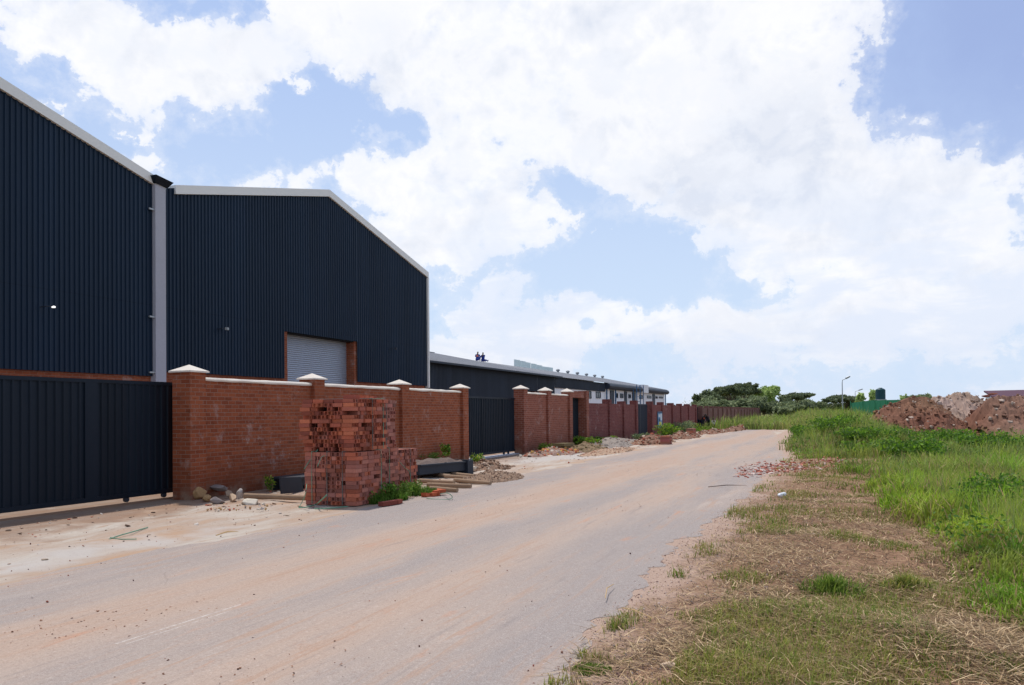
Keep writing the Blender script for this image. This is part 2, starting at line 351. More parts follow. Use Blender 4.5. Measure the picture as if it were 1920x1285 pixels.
# ------------------------------------------------------------------ corrugated sheets
def prof(x0, x1, pitch, dep):
    pts = []; x = x0
    while x < x1:
        for q, d in ((0, 0), (.62, 0), (.70, 1), (.92, 1), (.995, 0)):
            xx = x+q*pitch
            if xx <= x1: pts.append((xx, d*dep))
        x += pitch
    pts.append((x1, 0)); return pts
def ribbed(mb, x0, x1, y, zb, zt, pitch=.1715, dep=.036, extra=()):
    P = prof(x0, x1, pitch, dep); vs = []; fs = []
    for x, d in P: vs += [(x, y-d, zb(x)), (x, y-d, zt(x))]
    for i in range(len(P)-1): fs.append((2*i, 2*i+2, 2*i+3, 2*i+1))
    mb.add(vs, fs)
# ------------------------------------------------------------------ warehouse
YG = 20.5
XC = 22.1                                   # valley column
XE = 2.005*YG                               # right corner
zeave, zridge = 9.35, 11.5
W = thing('warehouse', 'tall navy ribbed warehouse with white-trimmed gables behind the wall', 'warehouse', (XC, YG, 0))
xr = (XC+XE)/2
def ztop(x):
    if x < XC: return zeave + (XC-x)*.222
    return zridge - abs(x-xr)/(xr-XC)*(zridge-zeave)
L0 = 2.0; xl = XC-10.2
def ztopL(x): return zeave + min(XC-x, x-(2*xl-XC))*.222
dx0 = ATY(533.5, YG); dx1 = ATY(671, YG); dz = 5.08
mb = MB()
ribbed(mb, 2*xl-XC, XC-.05, YG, lambda x: 3.03, lambda x: ztopL(x)-.1); mb.build('left_bay_cladding', NAVY, W, fix=False)
mb = MB()
ribbed(mb, XC-.04, dx0, YG, lambda x: 3.2, lambda x: ztop(x)-.1)
ribbed(mb, dx0, dx1, YG, lambda x: dz, lambda x: ztop(x)-.1)
ribbed(mb, dx1, XE-.03, YG, lambda x: 3.24, lambda x: ztop(x)-.1); mb.build('gable_cladding', NAVY, W, fix=False)
def barge(a, b, dyf=.10, h=.30, name='barge_trim'):
    (xa, za), (xb, zb) = a, b
    mb = MB(); y0, y1 = YG-dyf, YG+.35
    vs = [(xa, y0, za-h), (xb, y0, zb-h), (xb, y0, zb), (xa, y0, za), (xa, y1, za-h), (xb, y1, zb-h), (xb, y1, zb), (xa, y1, za)]
    mb.add(vs, [(0, 1, 2, 3), (7, 6, 5, 4), (3, 2, 6, 7), (0, 4, 5, 1), (0, 3, 7, 4), (1, 5, 6, 2)]); mb.build(name, TRIM, W)
barge((XC+.30, ztop(XC+.3)), (xr, zridge)); barge((xr+.003, zridge), (XE+.05, zeave))
barge((xl+.003, ztopL(xl)), (XC-.32, ztopL(XC-.32))); barge((2*xl-XC, zeave), (xl, ztopL(xl)))
mb = MB(); mb.box(XE-.05, XE+.1, YG-.09, YG+.1, 3.15, zeave-.3); mb.build('corner_trim', TRIM, W)
mb = MB()
for xa, za, xb, zb in ((2*xl-XC, zeave, xl, ztopL(xl)), (xl, ztopL(xl), XC, zeave), (XC, zeave, xr, zridge), (xr, zridge, XE, zeave)):
    mb.add([(xa, YG+.3, za-.12), (xb, YG+.3, zb-.12), (xb, YG+45, zb-.12), (xa, YG+45, za-.12)], [(0, 1, 2, 3)])
mb.build('roof', ROOF, W, fix=False)
mb = MB(); mb.add([(XE, YG+.1, 3.2), (XE, YG+45, 3.2), (XE, YG+45, zeave-.12), (XE, YG+.1, zeave-.12)], [(0, 1, 2, 3)]); mb.build('side_cladding', NAVY, W, fix=False)
# plinth of brick under the cladding, in two stretches leaving the door open
mb = MB(); yp = YG+.06
mb.box(2*xl-XC, ATY(538, YG+.1), yp, yp+.45, 0, 3.6); mb.box(ATY(649, YG+.5), XE-.25, yp, yp+.45, 0, 3.6)
mb.build('plinth_wall', ORB, W)
jl_, jr_ = ATY(538, YG+.1), ATY(649, YG+.5)
mb = MB(); mb.box(jl_-.3, jl_+.002, yp+.01, yp+.44, 3.6, 5.3); mb.build('door_jamb', ORB, W); mb = MB(); mb.box(jr_-.002, jr_+.42, yp+.01, yp+.44, 3.6, 5.3); mb.build('door_jamb', ORB, W)
mb = MB(); mb.box(jr_+.42, dx1+.4, yp+.03, yp+.4, 3.6, 5.3); mb.box(jl_, jr_, yp+.03, yp+.4, dz-.04, 5.3); mb.build('lintel', DARK, W)  # lintel plus strip right of the jamb, recess shade painted near-black
rd = MB(); z = .0; vs = []; n = 0
while z < dz-.04:
    for q, d in ((0, 0), (.2, .022), (.5, .03), (.8, .022)): vs += [(jl_+.02, YG+.48-d, z+q*.085), (jr_-.02, YG+.48-d, z+q*.085)]
    z += .085
rd.add(vs, [(2*i, 2*i+1, 2*i+3, 2*i+2) for i in range(len(vs)//2-1)]); rd.build('roller_door', STEELR, W, fix=False)
# valley column
mb = MB(); cxa, cxb = XC-.02+.05, XC+.46
ca, cb = ATY(292.5, YG-.15), ATY(312, YG-.15)
mb.box(ca, cb, YG-.15, YG+.3, 0, zeave-.02)
mb.build('column', CONC, W)
mb = MB()
mb.add([(ca-.16, YG-.34, zeave+.10), (cb+.16, YG-.34, zeave+.02), (cb+.16, YG+.3, zeave+.02), (ca-.16, YG+.3, zeave+.10),
        (ca-.05, YG-.2, zeave-.12), (cb+.05, YG-.2, zeave-.16), (cb+.05, YG+.3, zeave-.16), (ca-.05, YG+.3, zeave-.12)],
       [(0, 1, 2, 3), (4, 7, 6, 5), (0, 4, 5, 1), (1, 5, 6, 2), (2, 6, 7, 3), (3, 7, 4, 0)]); mb.build('gutter_hopper', GATE, W)
for zc in (8.35, 4.9, 3.12):
    mb = MB(); mb.box(ca-.22, ca+.0, YG-.12, YG-.07, zc, zc+.05); mb.build('pipe_bracket', GALV, W)
def wall_lamp(px, py, m, nm='wall_lamp', s=1.0):
    X = ATY(px, YG-.2); d = ray(px, py); z = CAMH + d.z/d.y*(YG-.2)
    mb = MB(); mb.tube([(X-.25, YG-.02, z-.02), (X-.2, YG-.2, z), (X-.02, YG-.24, z+.02)], .015, 6)
    o = mb.build(nm, BLACK, W)
    mb = MB(); mb.box(X-.08*s, X+.08*s, YG-.3, YG-.2, z-.05*s, z+.05*s, rot=.3); q = mb.build('lamp_head', m, o)
    bm = bmesh.new(); bm.from_mesh(q.data); bmesh.ops.bevel(bm, geom=bm.edges, offset=.015, segments=2, affect='EDGES'); bm.to_mesh(q.data); bm.free()
wl, t_ = newmat('lamp_white'); out(t_, t_.n('ShaderNodeBsdfPrincipled', {'Base Color': (.85, .85, .85, 1), 'Emission Color': (1, .98, .95, 1), 'Emission Strength': 1.2}).outputs[0])
wall_lamp(98, 576, wl, s=.5); wall_lamp(424, 617, GALV); wall_lamp(741, 654, BLACK, s=1.2)
# ------------------------------------------------------------------ long shed
YB = 21.0; sx0, sx1 = XE+.35, ATY(1040, YB)
SH = thing('long_shed', 'long low dark metal shed with grey sloping roof, right of the warehouse', 'shed', (sx0, YB, 0))
ze = 4.74; slope = .2; rdY = 11.0; zr = ze + slope*rdY
do0, do1 = ATY(985, YB), ATY(1008, YB)
mb = MB()
ribbed(mb, sx0, do0, YB, lambda x: 0, lambda x: ze-.05, .1715, .03); ribbed(mb, do0, do1, YB, lambda x: 3.35, lambda x: ze-.05, .1715, .03)
ribbed(mb, do1, sx1, YB, lambda x: 0, lambda x: ze-.05, .1715, .03); mb.build('cladding', SLATE, SH, fix=False)
mb = MB(); mb.box(do0, do1-.5, YB+.5, YB+.6, 0, 3.4); mb.build('opening_shade_panel', DARK, SH)  # black panel closing the opening, painted as the unlit interior
mb = MB(); mb.box(do1-.5, do1, YB+.04, YB+.5, 0, 3.4); mb.build('door_jamb', ORB, SH)
mb = MB()
P = prof(sx0-.3, sx1+.6, .35, .03); vs = []
for x, d in P: vs += [(x, YB-.45, ze-.02-.09+d), (x, YB+rdY, zr+d), (x, YB+2*rdY, ze+d)]
mb.add(vs, [f for i in range(len(P)-1) for f in ((3*i, 3*i+3, 3*i+4, 3*i+1), (3*i+1, 3*i+4, 3*i+5, 3*i+2))]); mb.build('roof', ROOF, SH, fix=False)
mb = MB(); mb.box(sx0-.3, sx1+.6, YB-.5, YB-.38, ze-.2, ze-.09); mb.build('gutter', SLATE, SH)
mb = MB(); mb.box(sx0-.3, sx1+.6, YB+rdY-.2, YB+rdY+.2, zr+.0, zr+.05); mb.build('ridge_cap', ROOF, SH)
mb = MB(); mb.add([(sx1, YB, 0), (sx1, YB+2*rdY, 0), (sx1, YB+2*rdY, ze), (sx1, YB+rdY, zr), (sx1, YB, ze)], [(0, 1, 2, 3, 4)]); mb.build('end_wall', SLATE, SH, fix=False)
# pale stepped sheets standing behind the ridge
ys_ = YB+rdY+1.0
def ZAT(px, py, Y): d = ray(px, py); return CAMH+d.z/d.y*Y
pv = thing('roof_sheet_screen', 'row of pale corrugated sheets stepping down on the shed roof', 'roof sheets', (ATY(965, ys_), ys_, 6.2))
ps = [965+10.3*i for i in range(8)]
tops = [675, 677.5, 680, 682.5, 685, 688, 689.2, 689.8]
for i in range(7):
    xa, xb = ATY(ps[i], ys_), ATY(ps[i+1], ys_)
    mb = MB(); zt_ = ZAT(ps[i]+5, tops[i], ys_); ribbed(mb, xa, xb, ys_-.05*(i % 2), lambda x: 6.0, lambda x, q=zt_: q, .42, .07)
    o = mb.build('sheet', ROOFP, pv, fix=False)
    md = o.modifiers.new('s', 'SOLIDIFY'); md.thickness = .02
# ------------------------------------------------------------------ office building
YO = 21.0; ox0, ox1 = sx1+.05, ATY(1247, YO); oxm = ATY(1134, YO)
OB = thing('office_building', 'long low white-walled building with dark fascia and grey roof at the far end', 'building', (ox0, YO, 0))
zo = 4.58
mb = MB(); mb.box(ox0, ox1, YO+.05, YO+12, 0, zo-.3); mb.build('wall', WALLW, OB)
mb = MB(); ribbed(mb, ox0, oxm, YO-.02, lambda x: 3.75, lambda x: zo, .3, .04); mb.build('cladding', SLATE, OB, fix=False)
def bullnose(x0, x1):
    mb = MB(); P = [(YO+.04, 4.02), (YO-.3, 4.02), (YO-.52, 4.12), (YO-.58, 4.3), (YO-.5, 4.48), (YO-.3, 4.6), (YO+.04, 4.68)]
    vs = [(x, y, z) for x in (x0, x1) for y, z in P]; n = len(P)
    mb.add(vs, [(i, i+1, n+i+1, n+i) for i in range(n-1)]+[tuple(range(n)), tuple(range(n, 2*n))[::-1], (0, n, 2*n-1, n-1)]); mb.build('bullnose_eave', SLATE, OB, smooth=False)
bullnose(oxm, ATY(1197, YO)); bullnose(ATY(1207, YO), ox1+.1)
mb = MB(); mb.box(ATY(1197, YO)+.02, ATY(1207, YO)-.02, YO-.6, YO+.04, 3.95, 4.85); mb.build('entrance_fascia', WALLW, OB)
mb = MB(); rx1 = ox1+.15; rY = 8.0; zr2 = zo+.1+.2*rY
P = prof(ox0, rx1, .5, .03); vs = []
for x, d in P: vs += [(x, YO-.25, zo+.03+d), (x, YO+rY, zr2+d), (x, YO+2*rY, zo+d)]
mb.add(vs, [f for i in range(len(P)-1) for f in ((3*i, 3*i+3, 3*i+4, 3*i+1), (3*i+1, 3*i+4, 3*i+5, 3*i+2))]); mb.build('roof', ROOF, OB, fix=False)
def z4(x): return 1040+x/6
for (a, b, y0, y1) in ((370, 415, 320, 405), (470, 520, 316, 402), (690, 715, 324, 400), (740, 775, 326, 400), (835, 860, 330, 402), (958, 992, 332, 410), (1045, 1090, 340, 404), (1140, 1160, 345, 406), (1178, 1220, 345, 404)):
    xa, xb = ATY(z4(a), YO), ATY(z4(b), YO); d = ray(z4((a+b)/2), 680+y0/6); e = ray(z4((a+b)/2), 680+y1/6)
    za, zb = CAMH+e.z/e.y*YO, min(3.7, CAMH+d.z/d.y*YO)
    mb = MB(); fr = .08
    for q in ((xa, xa+fr, za, zb), (xb-fr, xb, za, zb), (xa+fr, xb-fr, za, za+fr), (xa+fr, xb-fr, zb-fr, zb)): mb.box(q[0], q[1], YO-.02, YO+.08, q[2], q[3])
    mb.box((xa+xb)/2-.03, (xa+xb)/2+.03, YO-.01, YO+.04, za+fr, zb-fr)
    w = mb.build('window', SLATE, OB)
    mb = MB(); mb.box(xa+fr, xb-fr, YO+.03, YO+.06, za+fr, zb-fr); mb.build('pane', GLASSD, w)
for (a, b) in ((628, 668), (788, 814), (878, 912), (1104, 1130)):
    xa, xb = ATY(z4(a), YO), ATY(z4(b), YO); mb = MB(); mb.box(xa, xb, YO-.03, YO+.1, 2.0, 3.95); mb.build('shade_panel', SLATE, OB)
BLUEP = m_simple('blue_paint', srgb(40, 90, 130), .5)
for a in (575, 675, 1238):
    xa = ATY(z4(a), YO); mb = MB(); mb.tube([(xa, YO-.12, .0), (xa, YO-.12, 4.1)], .07, 8); mb.build('downpipe', BLUEP, OB)
mb = MB(); xa, xb = ATY(1194, YO-1), ATY(1207, YO-1)
for xx in (xa, (xa+xb)/2, xb):
    mb.tube([(xx, YO-1, 0), (xx, YO-1, 4.7)], .04, 6); mb.tube([(xx, YO-.65, 0), (xx, YO-.65, 4.2)], .04, 6)
for i in range(9): mb.tube([(xa, YO-1, .4+i*.5), (xb if i % 3 == 0 else (xa+xb)/2, YO-1, .4+i*.5)], .03, 6)
st_ = mb.build('stair_tower', BLUEP, None, (xa, YO-1, 0)); setp(st_, 'blue steel scaffold frame standing in front of the white building', 'scaffold')
v0 = None
for px in (1047, 1065.5, 1083.5, 1100.5, 1115.8, 1130.5):
    yv = YO+rY; X = ATY(px, yv)
    if v0 is None:
        mb = MB(); mb.tube([(X, yv, zr2-.1), (X, yv, zr2+.1)], .13, 10); v0 = mb.build('roof_ventilator', GALV, OB)
        mb = MB(); mb.tube([(X, yv, zr2+.1), (X, yv, zr2+.15), (X, yv, zr2+.24), (X, yv, zr2+.33), (X, yv, zr2+.37)], [.12, .2, .24, .18, .05], 12); v1 = mb.build('ventilator_head', GALV, v0); vx = X
    else:
        o = v0.copy(); COL.objects.link(o); o.parent = OB; o.location.x += X-vx
        c_ = v1.copy(); COL.objects.link(c_); c_.parent = o
# ------------------------------------------------------------------ boundary walls
YW = 12.4; PW = .46
def pillar(parent, x, z1, mat, capz=None, y=YW, z0=-.1, w=PW):
    mb = MB(); mb.box(x, x+w, y, y+w, z0, z1); p = mb.build('pillar', mat, parent)
    if capz:
        mb = MB(); e = .055; zb = z1; cx, cy = x+w/2, y+w/2
        mb.box(x-e, x+w+e, y-e, y+w+e, zb, zb+.035)
        b = [(x-e+.003, y-e+.003, zb+.034), (x+w+e-.003, y-e+.003, zb+.034), (x+w+e-.003, y+w+e-.003, zb+.034), (x-e+.003, y+w+e-.003, zb+.034), (cx, cy, capz)]
        mb.add(b, [(0, 1, 4), (1, 2, 4), (2, 3, 4), (3, 0, 4)]); mb.build('cap', WH, p)
    return p
def panel(parent, x0, x1, z1, mat, coping=True, y=YW+.11, z0=-.1, th=.23):
    mb = MB(); mb.box(x0, x1, y, y+th, z0, z1); p = mb.build('panel', mat, parent)
    if coping:                                  # hand-trowelled rounded cement coping
        mb = MB(); n = int((x1-x0)/.12); prof_ = [(-.03, -.005), (-.045, .03), (-.02, .062), (.05, .078), (th-.05, .078), (th+.03, .05), (th+.03, -.005)]
        vs = []
        for i in range(n+1):
            xx = x0+(x1-x0)*i/n
            for k, (dy, dz) in enumerate(prof_):
                j = mn.noise(Vector((xx*2.2, k*.6, z1)))*.014
                vs.append((xx, y+dy+j, z1+dz+j*.9))
        K = len(prof_); fs = [(i*K+k, (i+1)*K+k, (i+1)*K+(k+1) % K, i*K+(k+1) % K) for i in range(n) for k in range(K)]
        fs += [tuple(range(K)), tuple(n*K+k for k in range(K))[::-1]]
        mb.add(vs, fs); mb.build('coping', WH, p)
    return p
def wallrun(label, xs_, z1, mat, zp, caps=None, coping=True, x_last=None, group=None):
    w = thing('brick_wall', label, 'brick wall', (xs_[0], YW, 0), group)
    for i, x in enumerate(xs_):
        pillar(w, x, zp[i] if hasattr(zp, '__len__') else zp, ORB2 if x == 43.6 else mat, caps[i] if caps else None)
        if i+1 < len(xs_): panel(w, x+PW, xs_[i+1], z1, mat, coping)
    return w
wallrun('orange brick boundary wall with white capped pillars behind the brick stack', [14.0, 18.46, 23.14, 27.67], 2.47, ORB, 2.63, [2.80]*4)
wallrun('orange brick wall with white capped pillars right of the second dark gate', [33.95, 37.22, 40.6], 2.56, ORB2, [2.75, 2.74, 2.76], [2.93, 2.93, 2.95])
wC = wallrun('uncapped plum brick wall beyond the last white cap, from tall gatepost to dark gap', [43.6, 48.5, 52.1, 55.6], 2.24, PLB, [2.88, 2.5, 2.42, 2.5], None, False)
mb = MB(); mb.box(41.08, 43.59, YW+.12, YW+.44, 2.5, 2.84); mb.build('lintel', ORB2, wC)
wD = wallrun('uncapped plum brick wall carrying the small blue and yellow notice', [60.7, 64.6, 68.9, 72.9, 77.0, 81.1], 2.26, PLB, [2.5, 2.48, 2.45, 2.42, 2.42, 2.4], None, False)
xe = [85.0+4.1*i for i in range(17)]
wE = wallrun('far brick wall behind the workers, running on towards the trees', xe, 2.1, FARB, 2.3, None, False)
# rear boundary wall crossing behind, low far wall end
# ------------------------------------------------------------------ gates
def gate(label, x0, x1, y, z0, z1, mull, wheels, mat=GATE, pitch=.1715):
    g = thing('sliding_gate', label, 'gate', (x0, y, 0)); fr = .06
    mb = MB(); mb.box(x0, x1, y-.03, y+.03, z0, z0+.09); mb.box(x0, x1, y-.03, y+.03, z1-.07, z1)
    for xm, w in [(x0, .07), (x1-.07, .07)]+mull: mb.box(xm, xm+w, y-.028, y+.028, z0+.09, z1-.07)
    mb.build('frame', mat, g)
    mb = MB(); ribbed(mb, x0+.07, x1-.07, y+.005, lambda x: z0+.09, lambda x: z1-.07, pitch, .028); mb.build('sheet_infill', mat, g, fix=False)
    for xw in wheels:
        mb = MB(); mb.tube([(xw, y-.03, z0-.03), (xw, y+.03, z0-.03)], .055, 14); mb.box(xw-.03, xw+.03, y-.02, y+.02, z0-.02, z0+.001); mb.build('wheel', BLACK, g)
    return g
yg1 = 13.1
gate('large dark ribbed sliding gate at the left edge, beside the first pillar', 6.2, 14.42, yg1, .13, 2.44, [(9.2, .1), (12.0, .28)], [13.0, 14.0, 9.0])
mb = MB(); mb.box(2, 14.6, yg1-.035, yg1+.035, 0, .035); rl = mb.build('gate_rail', m_simple('rail_steel', srgb(140, 112, 92), .7), None, (2, yg1, 0)); setp(rl, 'thin rusty ground rail under the large left gate', 'gate rail')
yg2 = 12.85
gate('dark ribbed sliding gate between two white-capped pillars, second gate', 28.0, 34.1, yg2, .12, 2.38, [(30.4, .07), (32.6, .07)], [32.7, 33.2])
mb = MB(); mb.box(27.6, 34.6, yg2-.22, yg2+.2, 0, .04); rl = mb.build('gate_kerb', CONC, None, (27.6, yg2, 0)); setp(rl, 'pale cement sill under the second dark gate', 'sill')
gate('narrow dark gate in the gap after the last white cap', 41.0, 43.75, 12.9, .1, 2.52, [], [])
gate('dark grey gate standing half open between plum brick walls', 55.9, 60.5, 12.75, .1, 2.3, [(58.2, .07)], [], mat=SLATE)
gate('dark gate in the far gap behind the workers', 81.5, 85.2, 12.9, .1, 2.2, [], [])
# ------------------------------------------------------------------ notice on the wall
NX0, NX1 = 62.9, 64.5
nb = thing('notice_board', 'blue and yellow notice board fixed to the plum brick wall', 'notice', (NX0, YW, 1.0))
mb = MB(); mb.box(NX0, NX1, YW+.02, YW+.06, .55, 1.75); mb.build('board', m_simple('notice_blue', srgb(96, 142, 176), .6), nb)
YEL = m_simple('notice_yellow', srgb(196, 196, 96), .6); WHP = m_simple('notice_white', srgb(196, 208, 214), .6); DBL = m_simple('notice_dark', srgb(30, 64, 96), .6)
for n_, m_, a in (('patch', YEL, (.35, 1.25, .72, 1.0)), ('patch', WHP, (.15, .8, 1.35, 1.55)), ('patch', DBL, (.2, .7, 1.02, 1.25)), ('patch', WHP, (.9, 1.5, 1.1, 1.6)), ('patch', DBL, (0.02, 1.55, 1.64, 1.73))):
    mb = MB(); mb.box(NX0+a[0], NX0+a[1], YW+.012, YW+.019, a[2], a[3]); mb.build(n_, m_, nb)
# ------------------------------------------------------------------ packs of bricks
PAL = [srgb(178, 92, 64), srgb(186, 100, 70), srgb(164, 82, 60), srgb(176, 96, 74), srgb(158, 82, 64), srgb(194, 108, 74), srgb(170, 104, 88)]
PALP = [srgb(170, 98, 80), srgb(158, 90, 76), srgb(178, 108, 90), srgb(164, 100, 88), srgb(150, 82, 68), srgb(180, 100, 78)]
DST = lambda L_, a_: [tuple(v*(1-a_)+g_*a_ for v, g_ in zip(c_, srgb(172, 150, 140))) for c_ in L_]
PAL = DST(PAL, .10); PALP = DST(PALP, .16)
PALK = [srgb(178, 120, 106), srgb(166, 108, 98), srgb(186, 130, 116), srgb(160, 98, 88), srgb(174, 106, 88)]
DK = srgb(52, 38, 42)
def brick(mb, x0, x1, y0, y1, z0, z1, col, hole=None, face='x'):
    j = .003
    x0 += random.uniform(-j, j); y0 += random.uniform(-j, j); x1 += random.uniform(-j, j); y1 += random.uniform(-j, j)
    if not hole: mb.box(x0, x1, y0, y1, z0, z1, col); return
    d = .05
    if face == 'y':                         # visible face y0 gets a recess
        a, b = x0+(x1-x0)*.17, x1-(x1-x0)*.17; c, e = z0+(z1-z0)*.10, z1-(z1-z0)*.10
        vs = [(x0, y0, z0), (x1, y0, z0), (x1, y0, z1), (x0, y0, z1), (a, y0, c), (b, y0, c), (b, y0, e), (a, y0, e), (a, y0+d, c), (b, y0+d, c), (b, y0+d, e), (a, y0+d, e),
              (x0, y1, z0), (x1, y1, z0), (x1, y1, z1), (x0, y1, z1)]
    else:
        a, b = y0+(y1-y0)*.17, y1-(y1-y0)*.17; c, e = z0+(z1-z0)*.10, z1-(z1-z0)*.10
        vs = [(x0, y0, z0), (x0, y1, z0), (x0, y1, z1), (x0, y0, z1), (x0, a, c), (x0, b, c), (x0, b, e), (x0, a, e), (x0+d, a, c), (x0+d, b, c), (x0+d, b, e), (x0+d, a, e),
              (x1, y0, z0), (x1, y1, z0), (x1, y1, z1), (x1, y0, z1)]
    fs = [(0, 1, 5, 4), (1, 2, 6, 5), (2, 3, 7, 6), (3, 0, 4, 7), (4, 5, 9, 8), (5, 6, 10, 9), (6, 7, 11, 10), (7, 4, 8, 11), (8, 9, 10, 11),
          (0, 1, 13, 12), (1, 2, 14, 13), (2, 3, 15, 14), (3, 0, 12, 15), (12, 13, 14, 15)]
    mb.add(vs, fs, col)
def pack(label, x0, x1, y0, y1, z0, nc, pal, miss=.02, jit=.012, bulge=.0, straps=(), holes=.7, ry=0, mess=False):
    T = thing('brick_pack', label, 'brick stack', ((x0+x1)/2, (y0+y1)/2, z0), 'packs of bricks stacked on the apron')
    mb = MB(); ch = .0765
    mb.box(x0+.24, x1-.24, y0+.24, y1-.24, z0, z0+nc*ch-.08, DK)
    for c in range(nc):
        z = z0+c*ch; zz = z+ch-.004
        sh = random.uniform(-jit, jit)*.25+bulge*math.sin(c*.5+x0); shy = random.uniform(-jit, jit)*.6
        kinds = []
        for side in ('y0', 'x0', 'y1', 'x1'):
            hdr = random.random() < (.8 if mess else .86)
            a0, a1 = (x0, x1) if side[0] == 'y' else (y0+.005, y1-.005)
            if side[0] == 'x': a0 += .225; a1 -= .225
            a = a0
            while a < a1-.04:
                if random.random() < .16: hdr = not hdr
                w = .107 if hdr else .222
                w = min(w, a1-a)
                if w < .05: break
                ja = random.uniform(-jit, jit)
                if mess and random.random() < .12: ja += random.uniform(-.06, .05)
                col = random.choice(pal); k = random.uniform(.68, 1.12); col = tuple(v*k for v in col)
                if random.random() < .04: col = tuple(v*.5 for v in col)
                dep = .222 if hdr else .107
                if random.random() > miss:
                    hl = hdr and random.random() < holes
                    if side == 'y0': brick(mb, a+sh, a+w-.012+sh, y0+ja+shy, y0+ja+.222+shy, z, zz, col, hl, 'y')
                    elif side == 'x0': brick(mb, x0+ja+sh, x0+ja+.222+sh, a+shy, a+w-.012+shy, z, zz, col, hl, 'x')
                    elif side == 'y1': mb.box(a+sh, a+w-.006+sh, y1-.222+ja+shy, y1+ja+shy, z, zz, col)
                    else: mb.box(x1-.222+ja+sh, x1+ja+sh, a+shy, a+w-.006+shy, z, zz, col)
                a += w
    zt = z0+(nc-1)*ch                         # top layer filled in
    a = x0+.23
    while a < x1-.3:
        b = y0+.23
        while b < y1-.2:
            if random.random() > .08:
                col = random.choice(pal); mb.box(a, a+.218, b, b+.102, zt-.004+random.uniform(-.004, .004), zt+.07, col)
            b += .107
        a += .224
    mb.build('bricks', BRKM, T, color=True)
    for (ax, t_) in straps:
        m = MB(); e = .022; r = .007; h = nc*ch+.012
        if ax == 'x': xx = x0+(x1-x0)*t_; m.tube([(xx, y0-e, z0+.02), (xx, y0-e-.004, z0+h/2), (xx, y0-e, z0+h), (xx, y1+e, z0+h), (xx, y1+e, z0+.02)], r, 5)
        else: yy = y0+(y1-y0)*t_; m.tube([(x0-e, yy, z0+.02), (x0-e-.006, yy, z0+h/2), (x0-e, yy, z0+h), (x1+e, yy, z0+h), (x1+e, yy, z0+.02)], r, 5)
        m.build('strap', STRAPM if random.random() < .5 else STRAPD, T)
    if ry:
        T.rotation_euler.z = ry
    return T
c0 = G(668, 951)
X0, Y0 = c0.x, c0.y
pack('lower pack of pink bricks at the near left corner of the stack', X0, X0+1.12, Y0, Y0+1.12, .02, 13, PALP+PAL[:2], straps=(('y', .25), ('y', .55), ('y', .85), ('x', .8)))
pack('lower middle pack of pink bricks with weeds at its foot', X0+1.27, X0+2.3, Y0+.34, Y0+1.4, .02, 13, PALP, straps=(('x', .55),))
pack('single pack of upright bricks at the right end of the stack, not topped', X0+2.5, X0+3.75, Y0+.66, Y0+1.7, .02, 12, PALP+PAL[:2], straps=(('x', .7),))
pack('upper loosened pack of orange bricks slumping to the left', X0+.06, X0+1.32, Y0+.1, Y0+1.26, .02+13*.0765+.012, 13, PAL, .11, .038, .03, (('x', .55), ('x', .88)), .8, mess=True)
pack('upper narrow pack of pale pink bricks beside the orange one', X0+1.46, X0+2.34, Y0+.44, Y0+1.44, .02+13*.0765+.012, 13, PALK, .01, .012, straps=(('x', .5),), holes=.8)
# single bricks lying about on the top
for i, (dx, dy) in enumerate(((.25, .2), (.42, .22), (1.6, .6), (1.78, .62), (.9, .3))):
    mb = MB(); zt = .02+26*.0765+.014; mb.box(X0+dx, X0+dx+.105, Y0+dy, Y0+dy+.22, zt, zt+.073, random.choice(PAL), rot=random.uniform(-.3, .3), jit=.002)
    o = mb.build('brick', BRKM, None, (X0+dx, Y0+dy, zt), color=True); setp(o, 'single loose brick lying on top of the tall brick stack', 'brick', 'bricks lying on top of the stack')
def strap(pts, label, r=.011):
    mb = MB(); P = [Vector(p) for p in pts]; q = []
    for i in range(len(P)-1):
        a = P[max(i-1, 0)]; b = P[i]; c = P[i+1]; d = P[min(i+2, len(P)-1)]
        for k in range(6):
            t = k/6; q.append(.5*((2*b)+(c-a)*t+(2*a-5*b+4*c-d)*t*t+(3*b-3*c+d-a)*t**3))
    q.append(P[-1]); mb.tube(q, r, 5); o = mb.build('strap', STRAPM, None, tuple(P[0]), smooth=True); setp(o, label, 'strap')
def OFF(px, py, Y): d = ray(px, py); t = Y/d.y; return EYE+d*t
strap([OFF(596, 843, Y0+.9), OFF(582, 862, Y0+1.0), OFF(570, 880, Y0+1.1)], 'green strap hanging loose from the left side of the brick stack', .008)
strap([OFF(598, 875, Y0+.6)-Vector((.05,0,0)), OFF(606, 857, Y0+.6)-Vector((.05,0,0)), OFF(612, 855, Y0+.55)-Vector((.05,0,0))], 'curled green strap end on the left face of the stack', .006)
strap([G(560, 952, .02), G(575, 951, .03), G(592, 946, .05), G(600, 940, .18), G(613, 928, .3)], 'green strap arching from the ground against the stack base')
strap([G(561, 951, .02), G(567, 940, .12), G(573, 925, .3), G(575, 908, .45)], 'thin green strap rising behind the dark steel plate', .007)
strap([G(590, 954, .02), G(620, 953, .03), G(652, 950, .03)], 'green strap lying flat in front of the brick stack')
strap([OFF(748, 865, Y0+.55), OFF(758, 876, Y0+.52), OFF(768, 886, Y0+.5), OFF(770, 905, Y0+.5), OFF(775, 918, Y0+.45)], 'pale broken strap dangling on the right-hand brick pack', .006)
strap([G(205, 1011, .03), G(225, 1004, .03), G(250, 997, .03), G(277, 989, .04)], 'green strap lying in the sand before the large gate', .009)
strap([G(207, 1008, .03), G(225, 1011, .03), G(256, 1011, .03)], 'short green strap end lying in the sand before the large gate', .007)
strap([G(815, 928, .03), G(832, 925, .08), G(842, 926, .15), G(848, 933, .05), G(835, 937, .02), G(800, 935, .02)], 'looped dark strap in the sand beside the broken bricks', .008)
